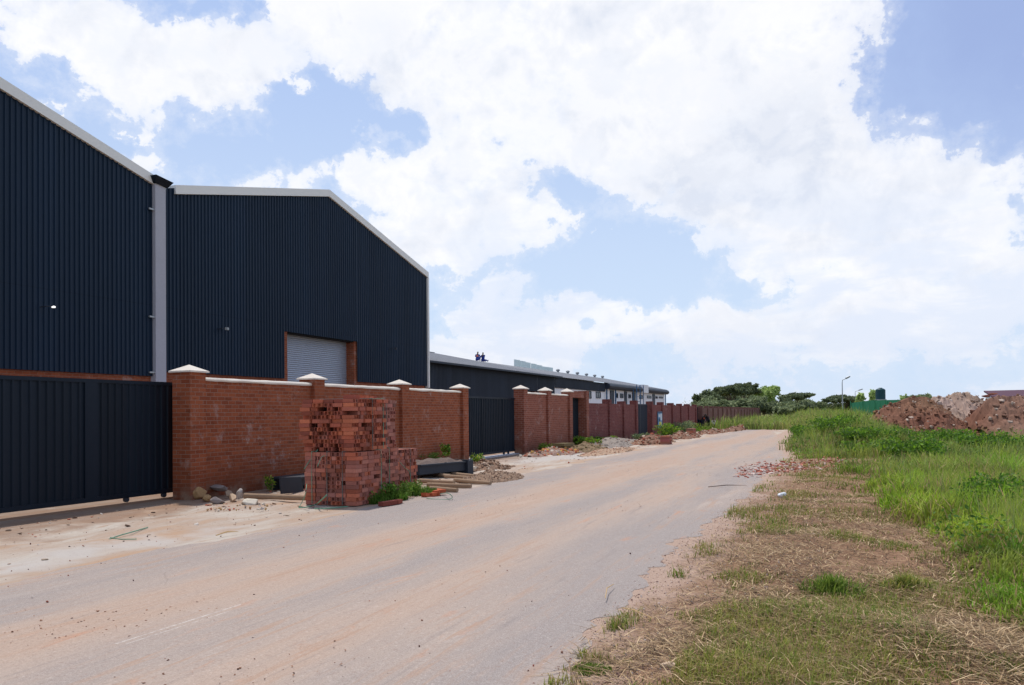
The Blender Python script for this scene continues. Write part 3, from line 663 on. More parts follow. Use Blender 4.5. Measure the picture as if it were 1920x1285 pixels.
# ------------------------------------------------------------------ rocks
def ico(sub):
    bm = bmesh.new(); bmesh.ops.create_icosphere(bm, subdivisions=sub, radius=1); v = np.array([x.co[:] for x in bm.verts]); f = np.array([[y.index for y in x.verts] for x in bm.faces]); bm.free(); return v, f
ICO1, ICO1F = ico(1); ICO2, ICO2F = ico(2)
def rockshape(seed, ang=.35, hi=False):
    r = np.random.default_rng(seed); v = (ICO2 if hi else ICO1).copy()
    for _ in range(14):                      # chop with planes to get facets
        n = r.normal(size=3); n /= np.linalg.norm(n); d = r.uniform(.38, .72); k = v@n; m = k > d; v[m] -= np.outer(k[m]-d, n)
    return v*(1+r.normal(size=(len(v), 1))*.03)
ROCKS = [rockshape(i) for i in range(8)]
def rock(p, s, col, label, group, seed, rz=0, name='rock', cat='stone'):
    rr_ = np.random.default_rng(seed+100); q = rr_.normal(size=(15, 3)); q /= np.linalg.norm(q, axis=1)[:, None]; q *= rr_.uniform(.78, 1.05, (15, 1)); bm = bmesh.new(); [bm.verts.new(x) for x in q]; h_ = bmesh.ops.convex_hull(bm, input=bm.verts); bmesh.ops.delete(bm, geom=[g_ for g_ in h_['geom_interior'] if isinstance(g_, bmesh.types.BMVert)], context='VERTS')
    bmesh.ops.dissolve_limit(bm, angle_limit=.25, verts=bm.verts, edges=bm.edges); bmesh.ops.bevel(bm, geom=bm.edges, offset=.06, segments=1, affect='EDGES'); bmesh.ops.triangulate(bm, faces=bm.faces); bm.verts.index_update(); v = np.array([x.co[:] for x in bm.verts]); tri = np.array([[y.index for y in x.verts] for x in bm.faces]); bm.free(); v = v*np.array(s)*.72; c, sn = math.cos(rz), math.sin(rz); v = v@np.array([[c, sn, 0], [-sn, c, 0], [0, 0, 1]]); v += np.array(p)
    me = np_mesh(name, v, tri.ravel(), np.full(len(tri), 3), np.tile(np.array(col), (len(v), 1)))
    uvbox(me); o = link(name, me, STONE, None, (p[0], p[1], 0)); setp(o, label, cat, group); return o
def scatter(name, T, TF, P, Sc, C, mat, kind='stuff', label=None, cat=None):
    """T list of templates, random rotation, one mesh"""
    n = len(P); ti = rng.integers(0, len(T), n); Vs = []
    a = rng.uniform(0, 2*np.pi, n); b = rng.uniform(-.5, .5, n); ca, sa, cb, sb = np.cos(a), np.sin(a), np.cos(b), np.sin(b)
    tt = np.stack(T)[ti]*Sc[:, None, :]
    y = tt[..., 1]*cb[:, None]-tt[..., 2]*sb[:, None]; z = tt[..., 1]*sb[:, None]+tt[..., 2]*cb[:, None]; x = tt[..., 0]
    X = x*ca[:, None]-y*sa[:, None]; Y = x*sa[:, None]+y*ca[:, None]
    V = (np.stack([X, Y, z], -1)+P[:, None, :]).reshape(-1, 3); k = tt.shape[1]
    Fc = (TF[None]+(np.arange(n)*k)[:, None, None]).reshape(-1, TF.shape[1])
    me = np_mesh(name, V, Fc.ravel(), np.full(len(Fc), TF.shape[1]), np.repeat(C, k, 0))
    o = bpy.data.objects.new(name, me); COL.objects.link(o); me.materials.append(mat); setp(o, label, cat, None, kind); return o
OCH, GRY, PALE, RED = srgb(176, 142, 100), srgb(140, 130, 126), srgb(206, 196, 180), srgb(176, 96, 72)
GR = 'stones heaped at the foot of the first pillar'
for i, (px, py, w, h, c, lb) in enumerate((
        (377, 937, .21, .17, OCH, 'large rounded ochre boulder against the foot of the first pillar'),
        (394, 941, .14, .09, OCH, 'flat ochre stone beside the large boulder'),
        (417, 932, .26, .09, GRY, 'grey slab of rubble tilted across the stone heap'),
        (415, 948, .14, .12, GRY, 'grey-brown rounded stone at the front of the heap'),
        (424, 923, .06, .04, RED, 'small red and white brick piece topping the stone heap'),
        (441, 945, .16, .13, srgb(188, 162, 136), 'tan angular stone in the middle of the heap'),
        (455, 938, .09, .17, srgb(180, 172, 166), 'pale upright shard leaning in the stone heap'),
        (475, 950, .18, .11, PALE, 'cream wedge-shaped stone at the right end of the heap'),
        (434, 935, .09, .12, srgb(170, 150, 130), 'narrow tan stone wedged behind the middle stone'))):
    p = G(px, py); rock((p.x+.05, p.y+.12, h*.7+.0+(.12 if i in (2, 4) else 0)), (w*1.55, w*1.2, h*1.35), c, lb, GR, 40+i, i*.7)
n = 60; px = rng.uniform(385, 510, n); py = rng.uniform(946, 958, n); P = np.array([G(a, b, .02)[:] for a, b in zip(px, py)]); sc = rng.uniform(.012, .05, (n, 1))*rng.uniform(.6, 1.3, (n, 3))
pal = np.array([PALE, OCH, GRY, RED, srgb(190, 180, 172)])
scatter('rubble', ROCKS, ICO1F, P, sc, pal[rng.integers(0, 5, n)], STONE, label='small chips of stone scattered round the heap by the first pillar')
rk = G(1047*1.0, 860)
for px, py, s_, c, lb in ((976, 859, .14, PALE, 'round white stone on the cement driveway before the second gate'), (817+70, 886, .22, srgb(200, 186, 168), 'pale block of stone beside the black steel trough'),
                          (1066, 870, .07, RED, 'small red stone alone on the cement driveway')):
    p = G(px, py); rock((p.x, p.y, s_*.6), (s_, s_*.7, s_*.75), c, lb, None, int(px))
# ------------------------------------------------------------------ black steel trough, plate, poles
a = G(787, 899); b = G(872, 890); dr = (b-a); Lb = dr.length; dr.normalize(); nrm = Vector((-dr.y, dr.x, 0))
tr = thing('steel_trough', 'long black steel trough full of soil lying beside the wall on poles', 'trough', a)
def obox(mb, o, u0, u1, v0, v1, z0, z1):
    vs = [o+dr*u+nrm*v+Vector((0, 0, z)) for z in (z0, z1) for v in (v0, v1) for u in (u0, u1)]
    mb.add(vs, [(0, 2, 3, 1), (4, 5, 7, 6), (0, 1, 5, 4), (2, 6, 7, 3), (0, 4, 6, 2), (1, 3, 7, 5)])
mb = MB(); obox(mb, a, 0, Lb, 0, .05, .12, .38); obox(mb, a, 0, Lb, .95, 1.0, .12, .38); obox(mb, a, 0, .05, .05, .95, .12, .38); obox(mb, a, 0, Lb, .05, .95, .1, .14); obox(mb, a, 0, Lb, -.05, 0, .34, .38)
mb.build('trough_body', BLACK, tr)
mb = MB(); obox(mb, a, Lb+.002, Lb+.06, -.1, 1.1, .0, .42); obox(mb, a, Lb+.06, Lb+.26, -.1, -.04, .0, .40); mb.build('end_plate', BLACK, tr)
mb = MB(); vs = []; n1, n2 = 24, 8
for i in range(n1+1):
    for j in range(n2+1):
        u = .05+(Lb-.05)*i/n1; v = .05+.9*j/n2; vs.append(a+dr*u+nrm*v+Vector((0, 0, .34+.12*mn.noise(Vector((u*3, v*4, 2)))+.12*math.sin(math.pi*j/n2))))
mb.add(vs, [(i*(n2+1)+j, (i+1)*(n2+1)+j, (i+1)*(n2+1)+j+1, i*(n2+1)+j+1) for i in range(n1) for j in range(n2)])
SOIL = m_simple('soil_dark', srgb(112, 96, 88), .95, var=.4, scale=14, bstr=.8); mb.build('soil_fill', SOIL, tr, smooth=False)
sp = OFF(541, 930, 11.2)
mb = MB(); x0_, x1_ = ATY(520, 11.3), ATY(562, 11.3); mb.add([(x0_, 11.2, .03), (x1_, 11.2, .0), (x1_-.03, 11.26, .34), (x0_+.02, 11.26, .38), (x0_, 11.23, .03), (x1_, 11.23, .0), (x1_-.03, 11.29, .34), (x0_+.02, 11.29, .38)],
      [(0, 1, 2, 3), (7, 6, 5, 4), (0, 3, 7, 4), (1, 5, 6, 2), (0, 4, 5, 1), (3, 2, 6, 7)])
o = mb.build('steel_plate', BLACK, None, (x0_, 11.2, 0)); setp(o, 'dark square steel plate propped up left of the brick stack', 'steel plate')
mb = MB(); x0_, x1_ = ATY(563, 11.3), ATY(610, 11.3); mb.box(x0_, x1_+1, 11.35, 12.1, .28, .32); mb.box(x0_, x1_+1, 11.4, 11.45, .12, .28); mb.box(x0_, x1_+1, 12.0, 12.05, .02, .28); mb.box(x0_+.6, x0_+.7, 11.5, 11.9, .02, .28)
o = mb.build('steel_table_frame', BLACK, None, (x0_, 11.3, 0)); setp(o, 'dark steel frame lying behind the left side of the brick stack', 'steel frame')
def pole(p, q, r, label, z=.0):
    p = Vector(p); q = Vector(q); p.z = q.z = z+r+.01; n_ = 9; pts = []; rs = []
    for i in range(n_):
        t = i/(n_-1); w = p.lerp(q, t); w += Vector((mn.noise(w*1.5)*.03, mn.noise(w*1.5+Vector((5, 0, 0)))*.03, 0)); pts.append(w); rs.append(r*(1.1-.25*t)*(1+mn.noise(w*4)*.12))
    mb = MB(); mb.tube(pts, rs, 10); o = mb.build('wooden_pole', WOOD, None, tuple(p), smooth=False); setp(o, label, 'pole', 'wooden poles lying by the road')
pole(G(459, 938), G(602, 943), .055, 'long grey pole running under the steel plate, left of the brick stack', .02)
pole(G(786, 907), G(852, 910), .055, 'brown pole butting the right-hand brick pack')
pole(G(853, 905), G(920, 911), .05, 'brown pole ending against the gravel heap')
pole(G(836, 897), G(914, 902), .045, 'thin pole next to the trough, behind the others')
pole(G(847, 892), G(900, 897), .045, 'short pale pole half under the steel trough')
pole(G(802, 915), G(884, 917), .055, 'second pole from the road edge, thicker at its right end')
pole(G(806, 922), G(859, 925), .055, 'short pole nearest the road')
pole(G(815, 893), G(843, 897), .05, 'broken pole stub under the middle of the trough')
# ------------------------------------------------------------------ small earth heaps and rubble
def heap(name, cx, cy, rx, ry, h, label, cat, cols, seed, nrock, rs=(.01, .05), kind=None, z0=0.0):
    n = 40; vs = []; X, Y = np.meshgrid(np.linspace(-1, 1, n), np.linspace(-1, 1, n), indexing='ij'); Z = np.zeros_like(X)
    for i in range(n):
        for j in range(n):
            r = math.hypot(X[i, j], Y[i, j]); b = max(0, 1-r*(1+.3*mn.noise(Vector((X[i, j]*2+seed, Y[i, j]*2, 0)))))
            Z[i, j] = h*(b**.8)*(1+.5*mn.noise(Vector((X[i, j]*2.5+seed, Y[i, j]*2.5, 4)))) + (h*.12*mn.noise(Vector((X[i, j]*9+seed, Y[i, j]*9, 1))) if b > 0 else 0) - (.03 if b <= 0 else 0)
    V = np.c_[(cx+X*rx).ravel(), (cy+Y*ry).ravel(), (z0+Z).ravel()]; idx = np.arange(n*n).reshape(n, n)
    Q = np.stack([idx[:-1, :-1], idx[1:, :-1], idx[1:, 1:], idx[:-1, 1:]], -1).reshape(-1, 4); base = np.array(cols[0]); C = np.tile(base, (len(V), 1))*rng.uniform(.75, 1.2, (len(V), 1))
    a = rng.uniform(0, 6.28, nrock); rr = np.sqrt(rng.uniform(0, 1, nrock))*1.0; ii = np.clip(((np.cos(a)*rr+1)/2*(n-1)).astype(int), 0, n-1); jj = np.clip(((np.sin(a)*rr+1)/2*(n-1)).astype(int), 0, n-1)
    P = np.c_[cx+X[ii, jj]*rx, cy+Y[ii, jj]*ry, z0+np.maximum(Z[ii, jj], 0)+.005]
    s_ = rs[0]+(rs[1]-rs[0])*rng.uniform(0, 1, (nrock, 1))**2.5; Sc = s_*rng.uniform(.6, 1.3, (nrock, 3)); tt = np.stack(ROCKS)[rng.integers(0, 8, nrock)]*Sc[:, None, :]
    RV = (tt+P[:, None, :]).reshape(-1, 3); k = tt.shape[1]; RF = (ICO1F[None]+(np.arange(nrock)*k)[:, None, None]).reshape(-1, 3)+len(V)
    rc = np.repeat(np.array(cols)[rng.integers(0, len(cols), nrock)]*rng.uniform(.8, 1.2, (nrock, 1)), k, 0)
    me = np_mesh(name, np.r_[V, RV], np.r_[Q.ravel(), RF.ravel()], np.r_[np.full(len(Q), 4), np.full(len(RF), 3)], np.r_[C, rc])
    o = link(name, me, STONE, None, (cx, cy, z0)); setp(o, label, cat, None, kind); return o
p = G(948, 900); heap('gravel_heap', p.x, p.y+.35, 1.25, .7, .26, 'low heap of brown gravel at the road edge beside the poles', 'gravel heap', [srgb(146, 120, 100), srgb(176, 156, 136), srgb(118, 92, 76)], 3, 1100, (.008, .04))
p = G(925, 880); heap('soil_heap', p.x, p.y+.3, 1.4, .7, .28, 'heap of dug soil with pale stones between trough and driveway', 'soil heap', [srgb(138, 110, 90), srgb(190, 170, 150), srgb(104, 80, 64)], 8, 500, (.01, .1))
p = G(1040, 853); heap('rubble_heap', p.x+.5, p.y+.2, 2.6, .9, .28, 'broken bricks and yellow stones at the wall foot past the second gate', 'rubble heap', [srgb(150, 122, 108), RED, srgb(200, 160, 90), PALE, srgb(190, 110, 84)], 12, 260, (.03, .14))
mb = MB(); p = G(1066, 850); mb.box(p.x-.6, p.x+.9, p.y, p.y+.5, .3, .42, jit=.02); mb.box(p.x-.4, p.x+.6, p.y+.08, p.y+.45, .0, .3, jit=.02); o = mb.build('concrete_slab', m_simple('mossy_concrete', srgb(112, 100, 70), .95, var=.35), None, (p.x, p.y, 0)); setp(o, 'mossy brown concrete slab resting on the rubble by the second wall', 'slab')
p = G(1100, 845); heap('soil_heap', p.x+1, p.y+.3, 2.4, .9, .3, 'low weedy soil heap at the foot of the narrow gate', 'soil heap', [srgb(130, 110, 84), srgb(100, 92, 60), srgb(160, 130, 100)], 22, 200, (.02, .1))
p = G(1160, 838); heap('soil_heap', p.x+2, p.y+.9, 5.5, 1.2, .42, 'grey bank of spoil along the plum brick wall', 'soil heap', [srgb(150, 138, 128), srgb(170, 160, 150), srgb(160, 110, 90)], 27, 400, (.02, .1))
p = G(1130, 850); heap('soil_heap', p.x+1, p.y, 4.0, .7, .14, 'low bed of sandy rubble at the road edge before the plum wall', 'soil heap', [srgb(176, 146, 122), srgb(190, 170, 150), srgb(170, 110, 86)], 29, 500, (.015, .06))
for px, py, rx, h, lb in ((1235, 832, 4, .5, 'rubble bank with weeds under the notice board'), (1290, 822, 4, .4, 'rubble bank along the road before the far plum wall'), (1345, 812, 7, .32, 'heap of broken brick in front of the seated worker'), (1395, 806, 10, .5, 'long brown heap of debris at the far end of the wall')):
    p = G(px, py); heap('rubble_heap', p.x+1, p.y+.5, rx, 1.0, h, lb, 'rubble heap', [srgb(140, 104, 84), srgb(156, 88, 68), srgb(190, 170, 150), srgb(110, 84, 66)], int(px), 420, (.03, .16))
def cube(label, px, py, w, d, h, group):
    p = G(px, py); mb = MB(); ch = .0765
    for c in range(int(h/ch)):
        a = 0
        while a < w-.02:
            ww = .222 if c % 2 else .107
            mb.box(p.x+a, p.x+min(a+ww-.006, w), p.y+random.uniform(-.02, .02), p.y+d, c*ch, c*ch+ch-.004, tuple(v*random.uniform(.75, 1.1) for v in random.choice(PALP))); a += ww
    o = mb.build('brick_pack', BRKM, None, (p.x, p.y, 0), color=True); setp(o, label, 'brick stack', group)
cube('low square stack of bricks at the road edge below the notice', 1254, 834, .9, .45, .5, 'low stacks of bricks along the far wall')
cube('low stack of bricks on the rubble, left of the standing workers', 1300, 818, 1.2, .5, .55, 'low stacks of bricks along the far wall')
# broken bricks by the poles
for i, (px, py, w, lb) in enumerate(((822, 931, .3, 'broken orange brick lump in the sand by the short pole'), (808, 932, .2, 'small broken brick half hidden by the weeds'), (733, 973*.5+475, .2, ''))):
    if not lb: continue
    p = G(px, py); mb = MB()
    for q in range(3 if i == 0 else 1): mb.box(p.x-.2+q*.14, p.x-.2+q*.14+.13+.05*q, p.y-.03*q, p.y+.11, .01+.02*q, .09+.02*q, srgb(178, 92, 62), jit=.018, rot=.35*q-.2)
    o = mb.build('broken_brick', BRKM, None, (p.x, p.y, 0), color=True); setp(o, lb, 'brick')
p = G(723, 952); mb = MB(); mb.box(p.x-.02, p.x+.42, p.y, p.y+.12, 0.02, .1, srgb(120, 62, 52), rot=-.15); mb.box(p.x+.43, p.x+.64, p.y-.02, p.y+.1, .02, .095, srgb(140, 74, 60), rot=.1)
o = mb.build('brick', BRKM, None, (p.x, p.y, 0), color=True); setp(o, 'two dark red bricks lying at the road edge below the weeds', 'brick')
# brick rubble strip on the right verge
n = 900; U = rng.uniform(0, 1, n); px = 1385+U*215+rng.normal(0, 8, n); py = 892-14*U+rng.normal(0, 6.5, n)*(1.1-.5*U)-8
P = np.array([G(a, b, 0)[:] for a, b in zip(px, py)]); P[:, 2] = hgt(P[:, 0], P[:, 1])+.02
sc = (.02+.075*rng.uniform(0, 1, (n, 1))**2)*rng.uniform(.6, 1.4, (n, 3))*np.array([1.3, .9, .55])
pal = np.array([srgb(176, 104, 86), srgb(196, 130, 112), srgb(160, 86, 70), srgb(206, 186, 176), srgb(140, 80, 66), srgb(190, 160, 148)])
scatter('brick_rubble', ROCKS, ICO1F, P, sc, pal[rng.integers(0, 6, n)], STONE, label='broken brick rubble spread across the right verge')
# grit and pebbles on road and apron
def inframe(P, mx=1.25, y1=1.4):
    d = P-np.array(EYE); z = d@np.array(fw); x = d@np.array(rt)/z*F; y = (d@np.array(up))/z*F
    return (z > .8) & (np.abs(x) < 960*mx) & (y > -(642-106)*y1-120)
n = 9000; r = 4*np.exp(rng.uniform(0, 1, n)*math.log(12)); a = rng.uniform(-.35, 1.1, n); P = np.c_[r*np.cos(a), r*np.sin(a), np.zeros(n)]
ap = (P[:, 1] > 7.6) & (P[:, 1] < 12.3); keep = (ap | (rng.uniform(0, 1, n) < .22)) & (P[:, 1] > .9) & (P[:, 1] < 12.3); P = P[keep]; P = P[inframe(P)]; n = len(P)
onr = (P[:, 1] > redge(P[:, 0])) & (P[:, 1] < ledge(P[:, 0])); P[:, 2] = np.where(onr, .03, hgt(P[:, 0], P[:, 1])+.004)
sc = (.003+.020*rng.uniform(0, 1, (n, 1))**7)*rng.uniform(.6, 1.3, (n, 3))*np.where(onr, .75, 1)[:, None]
pal = np.array([srgb(110, 82, 72), srgb(140, 104, 88), srgb(190, 176, 164), srgb(150, 92, 74), srgb(96, 78, 74)])
scatter('gravel', ROCKS, ICO1F, P, sc, pal[rng.integers(0, 5, n)], STONE, label='loose grit and pebbles strewn over road and apron')
n = 5200; X = 4+26*rng.uniform(0, 1, n)**1.3; Y = np.where(rng.uniform(0, 1, n) < .6, rng.normal(5.75, .45, n), rng.normal(3.6, .4, n)); P = np.c_[X, Y, np.full(n, .036)]; kk = np.sin(X*1.7+Y*2)+np.sin(X*.6-1)+rng.normal(0, .5, n); P = P[kk > 1.0]; P = P[inframe(P)]; n = len(P)
sc = (.002+.012*rng.uniform(0, 1, (n, 1))**4)*rng.uniform(.6, 1.3, (n, 3))*np.array([1.3, 1, .6]); pal = np.array([srgb(120, 84, 66), srgb(150, 108, 84), srgb(100, 76, 66), srgb(168, 126, 100)])
scatter('gravel', ROCKS, ICO1F, P, sc, pal[rng.integers(0, 4, n)], STONE, label='small clods of brown dirt dropped along the wheel tracks')
n = 16000; X = 2.5+16*rng.uniform(0, 1, n)**1.6; Y = rng.uniform(.2, 2.1, n); P = np.c_[X, Y, np.zeros(n)]; P = P[inframe(P)]; P = P[P[:, 1] < redge(P[:, 0])+.15]; n = len(P); P[:, 2] = hgt(P[:, 0], P[:, 1])+.003
sc = (.003+.012*rng.uniform(0, 1, (n, 1))**3)*rng.uniform(.6, 1.3, (n, 3)); pal = np.array([srgb(186, 160, 146), srgb(160, 130, 118), srgb(206, 192, 184), srgb(140, 112, 102)])
scatter('gravel', ROCKS, ICO1F, P, sc, pal[rng.integers(0, 4, n)], STONE, label='fine pinkish gravel along the right road edge')
p = G(1437, 1106); rock((p.x, p.y, .02), (.07, .05, .025), srgb(120, 104, 112), 'flat purple-grey stone lying in the dry grass of the verge', None, 5)
# crumpled white bottle and bone-like stick of litter
p = G(1466, 933); mb = MB(); mb.tube([p+Vector((-.16, .05, .05)), p+Vector((-.13, .04, .05)), p+Vector((-.11, .035, .05)), p+Vector((.1, -.04, .05)), p+Vector((.13, -.05, .045))], [.015, .018, .045, .05, .035], 12)
o = mb.build('plastic_bottle', m_simple('white_plastic', srgb(225, 228, 232), .3), None, tuple(p), smooth=True); setp(o, 'crushed white plastic bottle lying on the right verge', 'bottle')
p = G(1282, 1262); mb = MB(); mb.tube([p+Vector((.0, .16, .03)), p+Vector((.01, .1, .035)), p+Vector((.0, .0, .03)), p+Vector((-.02, -.1, .03))], [.012, .03, .02, .008], 8)
o = mb.build('wood_chip', m_simple('pale_wood', srgb(205, 180, 155), .7), None, tuple(p)); setp(o, 'pale split chip of wood lying at the bottom of the verge', 'wood chip')
for i, (a_, b_, lb) in enumerate((((1166, 1150), (1226, 1171), 'long straw stalk on the gravel near the road edge'), ((1135, 1131), (1151, 1104), 'thin pale straw lying on the tar'), ((1280, 1240), (1345, 1216), 'thick pale stalk lying near the bottom edge'), ((405, 1010), (447, 1003), 'thin brown stick in the sand of the apron'), ((1328, 917), (1400, 914), 'dark twigs lying across the right road edge'))):
    p, q = G(*a_), G(*b_); p.z = q.z = .045; md = (p+q)/2+Vector((.02, .03, .02)); mb = MB(); mb.tube([p, md, q], [.004+.004*(i in (2, 3, 4)), .005+.005*(i in (2, 3, 4)), .003], 5)
    o = mb.build('stalk', m_simple('stalk_%d' % i, srgb(196, 164, 116) if i != 4 else srgb(90, 74, 64), .8), None, tuple(p)); setp(o, lb, 'stalk')

n = 1500; X = rng.uniform(5, 60, n)**1.0; Y = 12.3-3.6*rng.uniform(0, 1, n)**1.7; P = np.c_[X, Y, np.zeros(n)]; P = P[inframe(P)]; n = len(P); P[:, 2] = hgt(P[:, 0], P[:, 1])+.008
sc = (.01+.055*rng.uniform(0, 1, (n, 1))**4)*rng.uniform(.6, 1.4, (n, 3))*np.array([1.3, 1, .4]); pal = np.array([srgb(196, 186, 176), srgb(150, 122, 104), srgb(168, 96, 74), srgb(120, 98, 84), srgb(180, 160, 140)])
scatter('rubble', ROCKS, ICO1F, P, sc, pal[rng.integers(0, 5, n)], STONE, label='flakes of rubble and mortar strewn over the apron before the walls')
# ------------------------------------------------------------------ vegetation
def vnoise(X, Y, s, seed=0):
    X = X*s+seed*17.3; Y = Y*s+seed*5.1; xi = np.floor(X); yi = np.floor(Y); fx = X-xi; fy = Y-yi; fx = fx*fx*(3-2*fx); fy = fy*fy*(3-2*fy)
    h = lambda a, b: (np.sin(a*127.1+b*311.7+seed)*43758.5453) % 1
    return (h(xi, yi)*(1-fx)+h(xi+1, yi)*fx)*(1-fy)+(h(xi, yi+1)*(1-fx)+h(xi+1, yi+1)*fx)*fy
def fb(X, Y, s, seed=0): return .55*vnoise(X, Y, s, seed)+.3*vnoise(X, Y, s*2.1, seed+1)+.15*vnoise(X, Y, s*4.3, seed+2)
def blades(name, P, H, Wd, lean, C, mat, label, curl=.5, droop=0.0, kind='stuff', cat=None, parent=None, loc=None):
    n = len(P); a = rng.uniform(0, 2*np.pi, n); ld = np.c_[np.cos(a), np.sin(a), np.zeros(n)]; sa = a+np.pi/2+rng.uniform(-.8, .8, n); sd = np.c_[np.cos(sa), np.sin(sa), np.zeros(n)]
    L = lean*rng.uniform(.2, 1, n); H_ = H[:, None]; up_ = np.array([0, 0, 1.0]); W_ = (Wd/2)[:, None]; L = L[:, None]
    m = P+up_*H_*.55*(1-L*.25)+ld*H_*L*.35; t = P+up_*H_*(1-L*.55-droop)+ld*H_*L*(.9+curl*.3)
    V = np.stack([P-sd*W_, P+sd*W_, m-sd*W_*.75, m+sd*W_*.75, t], 1).reshape(-1, 3); b = (np.arange(n)*5)[:, None]
    lp = (b+np.array([0, 1, 3, 2, 2, 3, 4])).ravel(); tot = np.tile([4, 3], n)
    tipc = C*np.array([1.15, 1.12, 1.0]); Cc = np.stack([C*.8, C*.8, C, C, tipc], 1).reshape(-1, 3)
    me = np_mesh(name, V, lp, tot, np.clip(Cc, 0, 1))
    if parent is not None or loc is not None: o = link(name, me, mat, parent, loc)
    else: o = bpy.data.objects.new(name, me); COL.objects.link(o); me.materials.append(mat)
    setp(o, label, cat, None, kind); return o
def polar(n, r0, r1, pw=1.0):
    r = r0*(r1/r0)**(rng.uniform(0, 1, n)**pw); a = TH+rng.uniform(-.95, .25, n); return np.c_[r*np.cos(a), r*np.sin(a), np.zeros(n)]
def mixc(a, b, t): return np.array(a)[None]*(1-t)[:, None]+np.array(b)[None]*t[:, None]
BG, YG_, DG, OL, TAN, BRN, PG = srgb(128, 168, 44), srgb(178, 192, 72), srgb(78, 118, 38), srgb(134, 138, 70), srgb(186, 160, 116), srgb(128, 104, 72), srgb(140, 152, 104)
def gedge(X): return -1.45 + .35 + .95*ss((X-9)/12) + 1.9*ss((X-23)/9) + .8*ss((X-34)/10)+1.2*ss((X-50)/26)+3*ss((X-75)/60)+9*ss((X-77)/7)
# 1 bright green grass
P = polar(400000, 4.5, 150, .9); P = P[inframe(P, 1.12)]; e = gedge(P[:, 0])+(vnoise(P[:, 0], P[:, 1], .9, 3)-.5)*1.0
d = e-P[:, 1]; r = np.hypot(P[:, 0], P[:, 1]); dens = fb(P[:, 0], P[:, 1], .55, 5)
keep = (d > 0) & (rng.uniform(0, 1, len(P)) < np.clip(.25+d*1.6, 0, 1)*np.clip((dens-.22)*5, .12, 1)); keep &= ~((np.abs(P[:, 0]-29.5) < 2.0) & (P[:, 1] < 1.5) & (P[:, 1] > -2.2) & (rng.uniform(0, 1, len(P)) < .93))
P = P[keep]; d = d[keep]; r = r[keep]; P[:, 2] = hgt(P[:, 0], P[:, 1])-.01; n = len(P)
tl = fb(P[:, 0], P[:, 1], .45, 9); H = (.13+.30*np.clip(d, 0, .9)/.9*rng.uniform(.5, 1.15, n))*(.15+1.9*np.clip(tl, .15, 1)); H *= 1+.4*ss((d-1.0)/2.5)*(1-ss((r-30)/20)); H *= 1-.12*ss((-P[:, 1]-2.5)/2)*ss((P[:, 0]-22)/6)*(1-ss((P[:, 0]-60)/10)); H *= 1+.9*ss((P[:, 0]-28)/16)*ss((P[:, 1]+4)/3)+.8*ss((P[:, 0]-72)/10)
hue = fb(P[:, 0], P[:, 1], .45, 21); hue2 = rng.uniform(0, 1, n); C = mixc(DG, BG, np.clip(hue*2.6-.8+hue2*.3, 0, 1)); olv = np.clip((fb(P[:, 0], P[:, 1], .7, 77)-.5)*5, 0, .7)[:, None]; C = C*(1-olv)+np.array(OL)*olv; y = np.clip((fb(P[:, 0], P[:, 1], .8, 31)-.5)*4+hue2*.4-.1, 0, 1)[:, None]; C = C*(1-y*.6)+np.array(YG_)*y*.6
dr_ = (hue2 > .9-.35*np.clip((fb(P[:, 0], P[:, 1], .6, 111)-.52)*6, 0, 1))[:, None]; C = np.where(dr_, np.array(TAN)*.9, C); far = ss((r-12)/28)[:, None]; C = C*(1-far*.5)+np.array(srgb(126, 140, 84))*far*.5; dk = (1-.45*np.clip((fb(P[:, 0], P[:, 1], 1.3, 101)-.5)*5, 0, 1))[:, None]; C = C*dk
W_ = (.006+.010*rng.uniform(0, 1, n))*(1+r/16)
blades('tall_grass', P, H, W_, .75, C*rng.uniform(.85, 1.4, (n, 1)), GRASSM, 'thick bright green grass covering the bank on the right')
# 2 tall pale seed stalks
P = polar(190000, 6, 90, .9); P = P[inframe(P, 1.1)]; d = gedge(P[:, 0])-.9-P[:, 1]; pt = fb(P[:, 0], P[:, 1], .3, 41); r = np.hypot(P[:, 0], P[:, 1])
keep = (d > 0) & (rng.uniform(0, 1, len(P)) < np.clip((pt-.40)*7, 0.03, 1)*.85) & (r > 8); P = P[keep]; r = r[keep]; P[:, 2] = hgt(P[:, 0], P[:, 1]); n = len(P)
H = rng.uniform(.45, .95, n)*(.8+.35*ss((P[:, 0]-25)/20)); C = mixc(PG, YG_, rng.uniform(0, 1, n))*rng.uniform(.8, 1.2, (n, 1))
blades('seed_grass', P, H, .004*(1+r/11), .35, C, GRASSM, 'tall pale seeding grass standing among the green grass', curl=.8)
# 3 mown straw
P = polar(300000, 2.6, 32, .95); P = P[inframe(P, 1.15)]; e = gedge(P[:, 0]); k = fb(P[:, 0], P[:, 1], .9, 51)
lim = 1.7+.2*np.sin(P[:, 0]*1.3); keep = (P[:, 1] < lim) & (P[:, 1] > e-.7) & (rng.uniform(0, 1, len(P)) < np.clip((lim-P[:, 1])*1.0, .0, 1)*np.clip((k-.25)*3.2, .12, 1)*.8); P = P[keep]; n = len(P); r = np.hypot(P[:, 0], P[:, 1])
P[:, 2] = hgt(P[:, 0], P[:, 1])+rng.uniform(.004, .06, n); a = rng.vonmises(1.2, .6, n); L = rng.uniform(.05, .26, n); dv = np.c_[np.cos(a), np.sin(a), rng.uniform(-.05, .16, n)]*L[:, None]; w = (.0009+.0013*rng.uniform(0, 1, n))*(1+r/8)
sd = np.c_[-np.sin(a), np.cos(a), np.zeros(n)]*w[:, None]; md = P+dv*.5+np.c_[np.zeros((n, 2)), rng.uniform(0, .02, n)]+sd*rng.uniform(-3, 3, (n, 1)); V = np.stack([P-sd, P+sd, md+sd, md-sd, P+dv], 1).reshape(-1, 3); b = (np.arange(n)*5)[:, None]
